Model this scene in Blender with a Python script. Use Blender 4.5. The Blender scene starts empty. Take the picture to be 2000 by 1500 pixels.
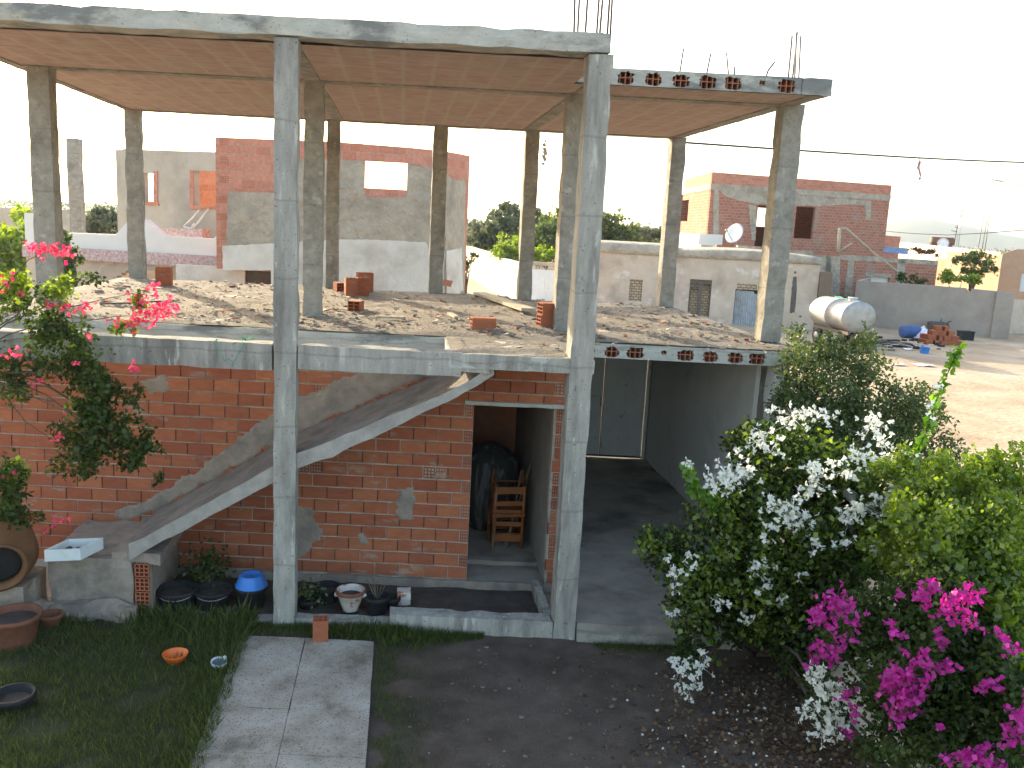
import bpy, math, random
import numpy as np
from mathutils import Vector, Matrix, noise as mnoise
random.seed(11); rng = np.random.default_rng(11)
scene = bpy.context.scene
COL = scene.collection
R = math.radians

# ------------------------------------------------------------------ camera frame (solved from the photograph)
YAW, PITCH, ROLL, CAMH, SK = .1314, .1805, .0504, 4.2788, -.1221
cy, sy = math.cos(YAW), math.sin(YAW); cp, sp = math.cos(PITCH), math.sin(PITCH); cr, sr = math.cos(ROLL), math.sin(ROLL)
FWD = Vector((sy*cp, cy*cp, -sp)); R0 = Vector((cy, -sy, 0)); U0 = R0.cross(FWD)
RIGHT = R0*cr + U0*sr; UP = -R0*sr + U0*cr
FPX = 1714.45; CAMO = Vector((0, 0, CAMH))

def ray(px, py): return FWD + RIGHT*((px-1000)/FPX) - UP*((py-750)/FPX)
def at(px, py, d): return CAMO + ray(px, py)*d                     # a measured point at a real distance d
def on_z(px, py, z):
    r = ray(px, py); return CAMO + r*((z-CAMH)/r.z)
def bp(px, py, v):                                                  # point on the house plane v (house frame u, v, z)
    r = ray(px, py); t = v/(r.y-SK*r.x); X = CAMO + r*t
    return Vector((X.x, v, X.z))
def W(p): return Vector((p[0], p[1]+SK*p[0], p[2]))                 # house frame -> world
def wp(px, py, v): return W(bp(px, py, v))

# ------------------------------------------------------------------ mesh builder
class MB:
    def __init__(s): s.v=[]; s.f=[]; s.m=[]; s.t=[]; s.uv=[]; s.smooth=[]
    def face(s, pts, m=0, t=.5, uv=None, smooth=False):
        i=len(s.v); s.v.extend([tuple(p) for p in pts]); s.f.append(tuple(range(i,i+len(pts))))
        s.m.append(m); s.t.extend([t]*len(pts)); s.uv.append(uv); s.smooth.append(smooth)
    def poly(s, verts, faces, m=0, t=.5, smooth=False):
        i=len(s.v); s.v.extend([tuple(p) for p in verts]); s.t.extend([t]*len(verts))
        for f in faces:
            s.f.append(tuple(i+k for k in f)); s.m.append(m); s.uv.append(None); s.smooth.append(smooth)
    def box(s, u0,u1,v0,v1,z0,z1, m=0, t=.5):
        P=[(u0,v0,z0),(u1,v0,z0),(u1,v1,z0),(u0,v1,z0),(u0,v0,z1),(u1,v0,z1),(u1,v1,z1),(u0,v1,z1)]
        s.poly(P,[(0,1,5,4),(1,2,6,5),(2,3,7,6),(3,0,4,7),(4,5,6,7),(3,2,1,0)],m,t)
    def obox(s, c, ax, ay, az, m=0, t=.5):                          # oriented box: centre and three half axes
        c,ax,ay,az=Vector(c),Vector(ax),Vector(ay),Vector(az)
        P=[c+ax*i+ay*j+az*k for k in(-1,1) for (i,j) in((-1,-1),(1,-1),(1,1),(-1,1))]
        s.poly(P,[(0,1,5,4),(1,2,6,5),(2,3,7,6),(3,0,4,7),(4,5,6,7),(3,2,1,0)],m,t)
    def rbox(s,u0,u1,v0,v1,z0,z1,seg=.12,amp=.012,freq=6,m=0,t=.5): # box with worn, uneven faces
        n=[max(1,int(round((b-a)/seg))) for a,b in((u0,u1),(v0,v1),(z0,z1))]
        ax=[np.linspace(a,b,k+1) for (a,b),k in zip(((u0,u1),(v0,v1),(z0,z1)),n)]
        idx={}; V=[]
        def vid(i,j,k):
            if (i,j,k) not in idx:
                p=Vector((ax[0][i],ax[1][j],ax[2][k])); d=mnoise.noise_vector(p*freq)*amp+mnoise.noise_vector(p*freq*3.1)*amp*.5
                edge=(i in(0,n[0]))+(j in(0,n[1]))+(k in(0,n[2]))
                if edge>=2:
                    e=max(0,mnoise.noise(p*freq*.7+Vector((9,3,1))))*amp*2.2
                    c=Vector(((u0+u1)/2,(v0+v1)/2,(z0+z1)/2)); w=Vector((1 if i==0 else -1 if i==n[0] else 0,1 if j==0 else -1 if j==n[1] else 0,1 if k==0 else -1 if k==n[2] else 0)); d=d*.5+w*e
                idx[(i,j,k)]=len(V); V.append(p+d)
            return idx[(i,j,k)]
        F=[]
        for i in range(n[0]):
            for k in range(n[2]):
                F.append((vid(i,0,k),vid(i+1,0,k),vid(i+1,0,k+1),vid(i,0,k+1)))
                F.append((vid(i+1,n[1],k),vid(i,n[1],k),vid(i,n[1],k+1),vid(i+1,n[1],k+1)))
        for j in range(n[1]):
            for k in range(n[2]):
                F.append((vid(0,j+1,k),vid(0,j,k),vid(0,j,k+1),vid(0,j+1,k+1)))
                F.append((vid(n[0],j,k),vid(n[0],j+1,k),vid(n[0],j+1,k+1),vid(n[0],j,k+1)))
        for i in range(n[0]):
            for j in range(n[1]):
                F.append((vid(i,j,n[2]),vid(i+1,j,n[2]),vid(i+1,j+1,n[2]),vid(i,j+1,n[2])))
                F.append((vid(i,j+1,0),vid(i+1,j+1,0),vid(i+1,j,0),vid(i,j,0)))
        s.poly(V,F,m,t)
    def tube(s, pts, rad, n=6, m=0, t=.5, cap=True):
        pts=[Vector(p) for p in pts]; rad=rad if isinstance(rad,(list,tuple)) else [rad]*len(pts)
        V=[]; F=[]
        for i,p in enumerate(pts):
            d=(pts[min(i+1,len(pts)-1)]-pts[max(i-1,0)]).normalized()
            a=d.cross(Vector((0,0,1)));
            if a.length<.05: a=d.cross(Vector((0,1,0)))
            a.normalize(); b=d.cross(a)
            for k in range(n):
                th=2*math.pi*k/n; V.append(p+(a*math.cos(th)+b*math.sin(th))*rad[i])
        for i in range(len(pts)-1):
            for k in range(n):
                F.append((i*n+k,i*n+(k+1)%n,(i+1)*n+(k+1)%n,(i+1)*n+k))
        if cap: F.append(tuple(range(n))[::-1]); F.append(tuple((len(pts)-1)*n+k for k in range(n)))
        s.poly(V,F,m,t,True)
    def lathe(s, c, prof, n=20, m=0, t=.5, axis=None):              # prof: (radius, height) pairs
        c=Vector(c); az=Vector(axis or (0,0,1)).normalized(); a=az.cross(Vector((0,0,1)))
        if a.length<.05: a=Vector((1,0,0))
        a.normalize(); b=az.cross(a); V=[]; F=[]
        for r,h in prof:
            for k in range(n):
                th=2*math.pi*k/n; V.append(c+az*h+(a*math.cos(th)+b*math.sin(th))*r)
        for i in range(len(prof)-1):
            for k in range(n): F.append((i*n+k,i*n+(k+1)%n,(i+1)*n+(k+1)%n,(i+1)*n+k))
        s.poly(V,F,m,t,True)
    def hollow(s,u0,u1,z0,z1,v,nx=3,nz=3,wall=.010,depth=.10,m=0,t=.5):  # end of a hollow clay brick facing -v
        du=(u1-u0-wall*(nx+1))/nx; dz=(z1-z0-wall*(nz+1))/nz
        xs=[]; 
        for i in range(nx+1): xs+= [u0+i*(du+wall), u0+i*(du+wall)+wall]
        zs=[]
        for i in range(nz+1): zs+= [z0+i*(dz+wall), z0+i*(dz+wall)+wall]
        for i in range(len(xs)-1):
            for j in range(len(zs)-1):
                a,b,c,d=xs[i],xs[i+1],zs[j],zs[j+1]
                if i%2==1 and j%2==1:
                    w=v+depth
                    s.face([(a,v,c),(a,v,d),(a,w,d),(a,w,c)],m,t); s.face([(b,v,c),(b,w,c),(b,w,d),(b,v,d)],m,t)
                    s.face([(a,v,c),(a,w,c),(b,w,c),(b,v,c)],m,t); s.face([(a,v,d),(b,v,d),(b,w,d),(a,w,d)],m,t)
                    s.face([(a,w,c),(b,w,c),(b,w,d),(a,w,d)],m,t)
                else: s.face([(a,v,c),(b,v,c),(b,v,d),(a,v,d)],m,t)
    def build(s, name, mats, parent=None, house=False, origin=None, smooth=False):
        V=[W(p) for p in s.v] if house else [Vector(p) for p in s.v]
        if parent is not None:
            o=Vector((0,0,0)); par=parent
            while par is not None: o=o+par.location; par=par.parent
        else:
            if origin is None:
                A=np.array(V); o=Vector(((A[:,0].min()+A[:,0].max())/2,(A[:,1].min()+A[:,1].max())/2,A[:,2].min()))
            else: o=Vector(origin)
        me=bpy.data.meshes.new(name); me.from_pydata([tuple(p-o) for p in V],[],s.f)
        mats=mats if isinstance(mats,(list,tuple)) else [mats]
        for m in mats: me.materials.append(m)
        me.polygons.foreach_set('material_index',s.m)
        me.polygons.foreach_set('use_smooth',[bool(x) or smooth for x in s.smooth])
        a=me.attributes.new('tint','FLOAT','POINT'); a.data.foreach_set('value',s.t)
        if any(u is not None for u in s.uv):
            ul=me.uv_layers.new(name='UVMap'); flat=[]
            for f,u in zip(s.f,s.uv): flat+= [c for q in (u or [(0,0)]*len(f)) for c in q]
            ul.data.foreach_set('uv',flat)
        me.update()
        ob=bpy.data.objects.new(name,me); COL.objects.link(ob)
        if parent is not None: ob.parent=parent
        else: ob.location=o
        return ob

def tag(o,label=None,cat=None,group=None,kind=None):
    if label: o['label']=label
    if cat: o['category']=cat
    if group: o['group']=group
    if kind: o['kind']=kind
    return o
def thing(name,label,cat,loc,group=None):
    o=bpy.data.objects.new(name,None); COL.objects.link(o); o.location=Vector(loc); o.empty_display_size=.1
    return tag(o,label,cat,group)
def dup(root,loc,label=None,rotz=None,group=None,scale=None):
    r=root.copy(); COL.objects.link(r); r.location=loc
    if label: r['label']=label
    if group: r['group']=group
    if rotz is not None: r.rotation_euler.z=rotz
    if scale: r.scale=scale
    for ch in list(root.children):
        c=ch.copy(); COL.objects.link(c); c.parent=r
        for g in list(ch.children):
            d=g.copy(); COL.objects.link(d); d.parent=c
    return r

# wall with openings: A,B ground points (world xy), top = list of (s, z); holes in (s0,s1,z0,z1)
def wall_panel(mb,A,B,z0,top,holes=(),th=.2,m=0,t=.5,mjamb=None):
    A=Vector((A[0],A[1],0)); B=Vector((B[0],B[1],0)); L=(B-A).length; d=(B-A)/L; n=Vector((d.y,-d.x,0))   # n points to the viewer side
    if not isinstance(top,(list,tuple)): top=[(0,top),(L,top)]
    def zt(s):
        for (a,za),(b,zb) in zip(top,top[1:]):
            if s<=b+1e-6: return za+(zb-za)*max(0,min(1,(s-a)/max(b-a,1e-6)))
        return top[-1][1]
    S=sorted(set([0,L]+[a for a,_ in top if 0<a<L]+[x for h in holes for x in h[:2]])); zmax=min(z for _,z in top)
    Z=sorted(set([z0]+[x for h in holes for x in h[2:] if x<zmax]+[max(zmax-.02,z0+.01)]))+[None]
    def P(s,z,off): q=A+d*s-n*off; return (q.x,q.y,zt(s) if z is None else z)
    def solid(i,j):
        if i<0 or j<0 or i>=len(S)-1 or j>=len(Z)-1: return False
        sm=(S[i]+S[i+1])/2; zm=Z[j]+.005 if Z[j+1] is None else (Z[j]+Z[j+1])/2
        return not any(h[0]<sm<h[1] and h[2]<zm<h[3] for h in holes)
    mj=m if mjamb is None else mjamb
    for i in range(len(S)-1):
        for j in range(len(Z)-1):
            if not solid(i,j): continue
            a,b,c,e=S[i],S[i+1],Z[j],Z[j+1]
            za=[c,c,zt(b) if e is None else e, zt(a) if e is None else e]
            uv=[(a,za[0]),(b,za[1]),(b,za[2]),(a,za[3])]
            mb.face([P(a,c,0),P(b,c,0),P(b,e,0),P(a,e,0)],m,t,uv)
            mb.face([P(b,c,th),P(a,c,th),P(a,e,th),P(b,e,th)],m,t,[uv[1],uv[0],uv[3],uv[2]])
            for (ii,jj,q) in ((i-1,j,[(a,c,th),(a,c,0),(a,e,0),(a,e,th)]),(i+1,j,[(b,c,0),(b,c,th),(b,e,th),(b,e,0)]),
                              (i,j-1,[(a,c,th),(b,c,th),(b,c,0),(a,c,0)]),(i,j+1,[(a,e,0),(b,e,0),(b,e,th),(a,e,th)])):
                if not solid(ii,jj): mb.face([P(*x) for x in q],mj,t,[(x[2]+x[0],(zt(x[0]) if x[1] is None else x[1])) for x in q])
def frame(A,B):                                                     # pixel -> (s,z) on the vertical plane through A,B
    A=Vector((A[0],A[1],0)); B=Vector((B[0],B[1],0)); d=(B-A).normalized(); n=Vector((d.y,-d.x,0))
    def f(px,py):
        r=ray(px,py); t=(A-CAMO).dot(n)/r.dot(n); X=CAMO+r*t; return ((X-A).dot(d),X.z)
    def pt(px,py,off=0):
        r=ray(px,py); t=(A-CAMO).dot(n)/r.dot(n); return CAMO+r*t+n*off
    return f,pt

# ------------------------------------------------------------------ materials
def newmat(name):
    m=bpy.data.materials.new(name); m.use_nodes=True; nt=m.node_tree; nt.nodes.clear()
    return m,nt,lambda t,**k: _nd(nt,t,k)
def _nd(nt,t,k):
    n=nt.nodes.new(t)
    for a,b in k.items(): setattr(n,a,b)
    return n
def ramp(nd,pts):
    e=nd.color_ramp.elements
    while len(e)<len(pts): e.new(.5)
    for x,(p,c) in zip(e,pts): x.position=p; x.color=(*c,1)
def mat(name,c1,c2,scale=6,rough=.9,bump=.25,bscale=60,stain=None,sscale=1.2,sth=(.5,.7),samt=.7,tint=0,spec=.25,stretch=(1,1,1),stain2=None,s2scale=7,s2th=(.6,.66),metal=0,bdist=.02,pits=0):
    m,nt,N=newmat(name); L=nt.links.new
    g=N('ShaderNodeNewGeometry'); mp=N('ShaderNodeMapping'); mp.inputs['Scale'].default_value=stretch; L(g.outputs['Position'],mp.inputs['Vector'])
    n1=N('ShaderNodeTexNoise'); n1.inputs['Scale'].default_value=scale; n1.inputs['Detail'].default_value=8; n1.inputs['Roughness'].default_value=.65; L(mp.outputs[0],n1.inputs['Vector'])
    r1=N('ShaderNodeValToRGB'); ramp(r1,[(.3,c1),(.7,c2)]); L(n1.outputs['Fac'],r1.inputs[0]); col=r1.outputs[0]
    for st,sc,th,am in ((stain,sscale,sth,samt),(stain2,s2scale,s2th,.85)):
        if st is None: continue
        n2=N('ShaderNodeTexNoise'); n2.inputs['Scale'].default_value=sc; n2.inputs['Detail'].default_value=7; n2.inputs['Roughness'].default_value=.6; L(mp.outputs[0],n2.inputs['Vector'])
        mr=N('ShaderNodeMapRange'); mr.inputs['From Min'].default_value=th[0]; mr.inputs['From Max'].default_value=th[1]; mr.inputs['To Max'].default_value=am; L(n2.outputs['Fac'],mr.inputs[0])
        mx=N('ShaderNodeMix',data_type='RGBA'); L(mr.outputs[0],mx.inputs[0]); L(col,mx.inputs[6]); mx.inputs[7].default_value=(*st,1); col=mx.outputs[2]
    if pits:
        n5=N('ShaderNodeTexNoise'); n5.inputs['Scale'].default_value=38; n5.inputs['Detail'].default_value=3; L(g.outputs['Position'],n5.inputs['Vector'])
        mr=N('ShaderNodeMapRange'); mr.inputs['From Min'].default_value=.655; mr.inputs['From Max'].default_value=.70; mr.inputs['To Max'].default_value=pits; L(n5.outputs['Fac'],mr.inputs[0])
        mx=N('ShaderNodeMix',data_type='RGBA'); L(mr.outputs[0],mx.inputs[0]); L(col,mx.inputs[6]); mx.inputs[7].default_value=(.09,.08,.07,1); col=mx.outputs[2]
        sp_=N('ShaderNodeSeparateXYZ'); L(g.outputs['Position'],sp_.inputs[0]); n6=N('ShaderNodeTexNoise'); n6.inputs['Scale'].default_value=2.5; L(g.outputs['Position'],n6.inputs['Vector'])
        ma=N('ShaderNodeMath',operation='MULTIPLY_ADD'); ma.inputs[1].default_value=.10; L(n6.outputs['Fac'],ma.inputs[0]); L(sp_.outputs['Z'],ma.inputs[2])
        pp=N('ShaderNodeMath',operation='PINGPONG'); pp.inputs[1].default_value=.37; L(ma.outputs[0],pp.inputs[0])
        mr=N('ShaderNodeMapRange'); mr.inputs['From Min'].default_value=.004; mr.inputs['From Max'].default_value=.016; mr.inputs['To Min'].default_value=.45*pits; mr.inputs['To Max'].default_value=0; L(pp.outputs[0],mr.inputs[0])
        mx=N('ShaderNodeMix',data_type='RGBA'); L(mr.outputs[0],mx.inputs[0]); L(col,mx.inputs[6]); mx.inputs[7].default_value=(.14,.13,.115,1); col=mx.outputs[2]
    if tint:
        a=N('ShaderNodeAttribute',attribute_name='tint'); mr=N('ShaderNodeMapRange'); mr.inputs['To Min'].default_value=1-tint; mr.inputs['To Max'].default_value=1+tint; L(a.outputs['Fac'],mr.inputs[0])
        h=N('ShaderNodeHueSaturation'); L(mr.outputs[0],h.inputs['Value']); L(col,h.inputs['Color'])
        mr2=N('ShaderNodeMapRange'); mr2.inputs['To Min'].default_value=.496; mr2.inputs['To Max'].default_value=.505; L(a.outputs['Fac'],mr2.inputs[0]); L(mr2.outputs[0],h.inputs['Hue']); col=h.outputs[0]
    b=N('ShaderNodeBsdfPrincipled'); L(col,b.inputs['Base Color']); b.inputs['Roughness'].default_value=rough; b.inputs['Specular IOR Level'].default_value=spec; b.inputs['Metallic'].default_value=metal
    if bump:
        n3=N('ShaderNodeTexNoise'); n3.inputs['Scale'].default_value=bscale; n3.inputs['Detail'].default_value=5; L(g.outputs['Position'],n3.inputs['Vector'])
        bm=N('ShaderNodeBump'); bm.inputs['Strength'].default_value=bump; bm.inputs['Distance'].default_value=bdist; L(n3.outputs['Fac'],bm.inputs['Height']); L(bm.outputs[0],b.inputs['Normal'])
    o=N('ShaderNodeOutputMaterial'); L(b.outputs[0],o.inputs[0]); return m
def leafmat(name,c1,c2,trans=.45,gloss=.06,tcol=None):
    m,nt,N=newmat(name); L=nt.links.new
    a=N('ShaderNodeAttribute',attribute_name='tint'); r=N('ShaderNodeValToRGB'); ramp(r,[(0,c1),(1,c2)]); L(a.outputs['Fac'],r.inputs[0])
    d=N('ShaderNodeBsdfDiffuse'); L(r.outputs[0],d.inputs[0]); t=N('ShaderNodeBsdfTranslucent')
    h=N('ShaderNodeHueSaturation'); h.inputs['Saturation'].default_value=1.15; h.inputs['Value'].default_value=1.5; L(r.outputs[0],h.inputs['Color']); L(h.outputs[0],t.inputs[0])
    x=N('ShaderNodeMixShader'); x.inputs[0].default_value=trans; L(d.outputs[0],x.inputs[1]); L(t.outputs[0],x.inputs[2])
    g=N('ShaderNodeBsdfGlossy'); g.inputs['Roughness'].default_value=.45; y=N('ShaderNodeMixShader'); y.inputs[0].default_value=gloss; L(x.outputs[0],y.inputs[1]); L(g.outputs[0],y.inputs[2])
    o=N('ShaderNodeOutputMaterial'); L(y.outputs[0],o.inputs[0]); return m
def brickmat(name,c1,c2,mortar,bw=.3,rh=.2,ms=.012,stain=None,sth=(.55,.62),sscale=.7,samt=.9):
    m,nt,N=newmat(name); L=nt.links.new
    uv=N('ShaderNodeTexCoord'); g=N('ShaderNodeNewGeometry')
    nz=N('ShaderNodeTexNoise'); nz.inputs['Scale'].default_value=9; L(g.outputs['Position'],nz.inputs['Vector'])
    ad=N('ShaderNodeVectorMath',operation='MULTIPLY_ADD'); ad.inputs[1].default_value=(.02,.02,0); L(nz.outputs['Color'],ad.inputs[0]); L(uv.outputs['UV'],ad.inputs[2])
    b=N('ShaderNodeTexBrick'); b.inputs['Scale'].default_value=1; b.inputs['Brick Width'].default_value=bw; b.inputs['Row Height'].default_value=rh; b.inputs['Mortar Size'].default_value=ms; b.inputs['Mortar Smooth'].default_value=.2
    b.inputs['Color1'].default_value=(*c1,1); b.inputs['Color2'].default_value=(*c2,1); b.inputs['Mortar'].default_value=(*mortar,1); b.inputs['Bias'].default_value=0; L(ad.outputs[0],b.inputs['Vector'])
    col=b.outputs['Color']
    if stain:
        n2=N('ShaderNodeTexNoise'); n2.inputs['Scale'].default_value=sscale; n2.inputs['Detail'].default_value=7; L(g.outputs['Position'],n2.inputs['Vector'])
        mr=N('ShaderNodeMapRange'); mr.inputs['From Min'].default_value=sth[0]; mr.inputs['From Max'].default_value=sth[1]; mr.inputs['To Max'].default_value=samt; L(n2.outputs['Fac'],mr.inputs[0])
        mx=N('ShaderNodeMix',data_type='RGBA'); L(mr.outputs[0],mx.inputs[0]); L(col,mx.inputs[6]); mx.inputs[7].default_value=(*stain,1); col=mx.outputs[2]
    n4=N('ShaderNodeTexNoise'); n4.inputs['Scale'].default_value=14; n4.inputs['Detail'].default_value=6; L(g.outputs['Position'],n4.inputs['Vector'])
    mr=N('ShaderNodeMapRange'); mr.inputs['To Min'].default_value=.7; mr.inputs['To Max'].default_value=1.3; L(n4.outputs['Fac'],mr.inputs[0])
    h=N('ShaderNodeHueSaturation'); L(mr.outputs[0],h.inputs['Value']); L(col,h.inputs['Color'])
    p=N('ShaderNodeBsdfPrincipled'); p.inputs['Roughness'].default_value=.92; p.inputs['Specular IOR Level'].default_value=.15; L(h.outputs[0],p.inputs['Base Color'])
    bm=N('ShaderNodeBump'); bm.inputs['Strength'].default_value=.6; bm.inputs['Distance'].default_value=.02; bm.invert=True; L(b.outputs['Fac'],bm.inputs['Height']); L(bm.outputs[0],p.inputs['Normal'])
    o=N('ShaderNodeOutputMaterial'); L(p.outputs[0],o.inputs[0]); return m

M={}
M['concrete']=mat('concrete',(.29,.275,.24),(.44,.42,.37),9,.92,.35,70,stain=(.14,.13,.115),sscale=2.6,sth=(.5,.66),samt=.7,stretch=(1.6,1.6,.32),stain2=(.52,.51,.45),s2scale=9,s2th=(.6,.66),pits=.75)
M['concrete_old']=mat('concrete_old',(.24,.22,.185),(.38,.36,.31),9,.95,.4,60,stain=(.14,.13,.115),sscale=2.3,sth=(.52,.66),samt=.6,stain2=(.44,.42,.37),s2scale=6,s2th=(.6,.68),pits=.7)
M['concrete_edge']=mat('concrete_edge',(.38,.37,.325),(.54,.53,.47),7,.92,.35,55,stain=(.15,.155,.15),sscale=2.1,sth=(.52,.62),samt=.8,stretch=(.6,.6,1.6),pits=.6)
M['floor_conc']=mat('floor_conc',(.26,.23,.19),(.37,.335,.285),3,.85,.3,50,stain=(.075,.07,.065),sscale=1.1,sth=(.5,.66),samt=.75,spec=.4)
M['rubble']=mat('rubble_dirt',(.165,.142,.115),(.29,.255,.21),11,.97,.6,45,stain=(.14,.12,.10),sscale=3.5,sth=(.48,.72),samt=.4,stain2=(.5,.44,.36),s2scale=38,s2th=(.6,.66),bdist=.03)
M['chips']=mat('rubble_chips',(.26,.21,.165),(.50,.44,.36),4,.95,.3,60,tint=.55)
M['brick']=mat('clay_brick',(.31,.095,.048),(.41,.138,.074),7,.9,.35,120,tint=.15,stain=(.24,.115,.08),sscale=5,sth=(.6,.72),samt=.6,stretch=(1,1,3),bdist=.006,stain2=(.33,.25,.195),s2scale=3.2,s2th=(.60,.68))
M['brick_dark']=mat('clay_inside',(.36,.15,.09),(.46,.20,.125),9,.95,.2,90)
M['mortar']=mat('mortar',(.34,.30,.25),(.50,.45,.385),14,.95,.6,60,stain=(.15,.14,.125),sscale=2.3,sth=(.5,.65),samt=.6)
M['smear']=mat('cement_render',(.245,.20,.16),(.36,.30,.245),8,.95,.5,35,stain=(.12,.115,.11),sscale=2.6,sth=(.5,.65),samt=.6)
M['plaster']=mat('old_plaster',(.72,.69,.64),(.80,.78,.74),2,.92,.2,60,stain=(.16,.14,.125),sscale=.8,sth=(.55,.72),samt=.5)
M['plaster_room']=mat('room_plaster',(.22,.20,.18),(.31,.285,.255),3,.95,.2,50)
M['metal_white']=mat('painted_door',(.70,.69,.66),(.80,.79,.76),4,.55,.08,40,stain=(.20,.09,.045),sscale=5,sth=(.62,.72),samt=.6,spec=.4)
M['rebar']=mat('rusty_steel',(.10,.09,.085),(.20,.15,.12),20,.7,.1,80,metal=.3)
M['soil']=mat('yard_soil',(.075,.056,.044),(.14,.108,.086),3.2,.97,.8,55,stain=(.052,.038,.03),sscale=1.1,sth=(.48,.65),samt=.75,stain2=(.21,.175,.145),s2scale=55,s2th=(.67,.72),bdist=.02)
M['lawn']=mat('lawn_soil',(.03,.034,.018),(.06,.06,.03),5,.98,.6,40)
M['bed']=mat('bed_soil',(.06,.05,.042),(.11,.09,.075),6,.97,.8,50,stain=(.035,.03,.027),sscale=2,samt=.6)
M['wood']=mat('plank_wood',(.36,.30,.21),(.54,.47,.35),5,.8,.3,50,stretch=(4,4,1),stain=(.2,.16,.12),sscale=4,samt=.5)
M['chairwood']=mat('varnished_wood',(.20,.062,.017),(.31,.105,.027),8,.42,.05,60,spec=.5)
M['stick']=mat('stick_wood',(.16,.115,.08),(.28,.20,.14),10,.85,.3,60)
M['bark']=mat('bark',(.06,.045,.035),(.15,.115,.09),12,.95,.8,30,stretch=(1,1,.3))
M['plaster_cream']=mat('cream_wall',(.50,.405,.315),(.62,.52,.42),1.6,.93,.2,25,stain=(.30,.24,.19),sscale=.9,sth=(.5,.68),samt=.55,stain2=(.68,.62,.55),s2scale=1.4,s2th=(.58,.68))
M['whitewash']=mat('whitewash',(.60,.55,.48),(.73,.69,.62),1.6,.92,.4,14,stain=(.42,.35,.28),sscale=1.1,sth=(.5,.68),samt=.6,bdist=.04)
M['white']=mat('white_paint',(.74,.71,.64),(.82,.79,.72),1.4,.85,.05,20)
M['render']=mat('grey_render',(.39,.33,.255),(.51,.44,.35),2.5,.95,1.0,4.5,stain=(.26,.225,.185),sscale=1.2,sth=(.48,.65),samt=.6,bdist=.16)
M['render_fine']=mat('fine_render',(.40,.36,.295),(.50,.455,.385),1.5,.95,.3,25,stain=(.27,.245,.215),sscale=.7,samt=.6)
M['block']=mat('block_wall',(.32,.275,.235),(.42,.37,.315),1.2,.95,.4,18,stain=(.24,.205,.175),sscale=.5,sth=(.5,.7),samt=.6)
M['farbrick']=brickmat('far_brick',(.37,.145,.095),(.47,.20,.14),(.40,.31,.25),.3,.17,.012,stain=(.37,.29,.235),sth=(.57,.68),samt=.75)
M['farbrick2']=brickmat('far_brick_clean',(.48,.185,.12),(.58,.255,.18),(.44,.30,.24),.3,.17,.008)
M['annexbrick']=brickmat('annex_brick',(.50,.195,.13),(.60,.27,.19),(.42,.33,.27),.34,.2,.008)
M['stone']=brickmat('rubble_stone',(.42,.32,.21),(.52,.42,.30),(.20,.15,.11),.24,.13,.02)
M['creamhouse']=mat('cream_paint',(.70,.57,.43),(.76,.63,.48),1,.9,.1,10,stain=(.6,.45,.3),sscale=.4,samt=.3)
M['ochre']=mat('ochre_paint',(.46,.30,.20),(.54,.36,.25),2,.9,.1,10)
M['tile_strip']=mat('mottled_tile',(.42,.16,.13),(.72,.66,.64),16,.6,.2,30)
M['dark']=mat('opening_shade',(.03,.028,.026),(.05,.045,.04),4,.95,0)
M['frame_dark']=mat('weathered_frame',(.10,.085,.075),(.16,.14,.12),9,.85,.1,40)
M['tin']=mat('corrugated_tin',(.38,.43,.48),(.52,.57,.62),5,.5,.1,40,stain=(.28,.24,.2),sscale=2,samt=.5,metal=.5)
M['galv']=mat('galvanised_tank',(.30,.30,.295),(.42,.415,.40),3,.5,.08,12,stain=(.2,.18,.155),sscale=1.6,samt=.6,metal=.55,spec=.4)
M['gate']=mat('pale_gate',(.62,.70,.74),(.70,.78,.82),3,.5,.05,30,stain=(.4,.42,.42),sscale=4,sth=(.66,.74),samt=.5)
M['dish']=mat('dish_white',(.72,.72,.70),(.8,.8,.78),3,.5,0)
M['steel']=mat('grey_steel',(.30,.31,.32),(.42,.43,.44),6,.5,0,metal=.6)
M['cable']=mat('black_cable',(.03,.03,.032),(.05,.05,.055),6,.7,0)
M['solar']=mat('solar_glass',(.16,.25,.42),(.24,.34,.52),3,.12,0,spec=.8)
M['blue']=mat('blue_plastic',(.035,.20,.62),(.05,.25,.70),5,.35,.03,30,spec=.5)
M['bluedark']=mat('blue_barrel',(.05,.10,.25),(.07,.14,.33),5,.5,.03,30)
M['black']=mat('black_rubber',(.014,.014,.015),(.03,.03,.031),8,.75,.2,60,spec=.3)
M['orange']=mat('orange_plastic',(.72,.13,.02),(.80,.18,.035),5,.3,.02,30,spec=.5)
M['whiteplastic']=mat('white_plastic',(.62,.68,.68),(.72,.76,.76),5,.5,.03,40,stain=(.45,.45,.4),sscale=9,samt=.5)
M['water']=mat('bowl_inside',(.10,.15,.22),(.2,.25,.32),20,.2,0,spec=.6)
M['terracotta']=mat('terracotta',(.16,.062,.037),(.25,.10,.062),9,.9,.3,50,stain=(.15,.07,.05),sscale=4,samt=.6)
M['flakedwhite']=mat('flaked_white_pot',(.50,.44,.38),(.66,.61,.55),8,.85,.2,40,stain=(.34,.12,.07),sscale=9,sth=(.54,.6),samt=.9)
M['jar']=mat('clay_jar',(.15,.072,.036),(.22,.11,.055),5,.9,.2,30,stain=(.17,.09,.05),sscale=3,samt=.6)
M['sheet']=mat('plastic_sheet',(.66,.64,.7),(.8,.78,.82),9,.6,.1,20)
M['bale']=mat('striped_bale',(.035,.033,.033),(.05,.05,.05),4,.9,.3,40,stain=(.17,.165,.16),sscale=9,sth=(.52,.6),samt=.7,stretch=(1.2,1.2,.12))
M['grass']=leafmat('grass_blade',(.035,.058,.014),(.13,.16,.042),.35,.02)
M['drygrass']=leafmat('dry_grass',(.10,.07,.03),(.20,.14,.06),.3,.02)
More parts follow.
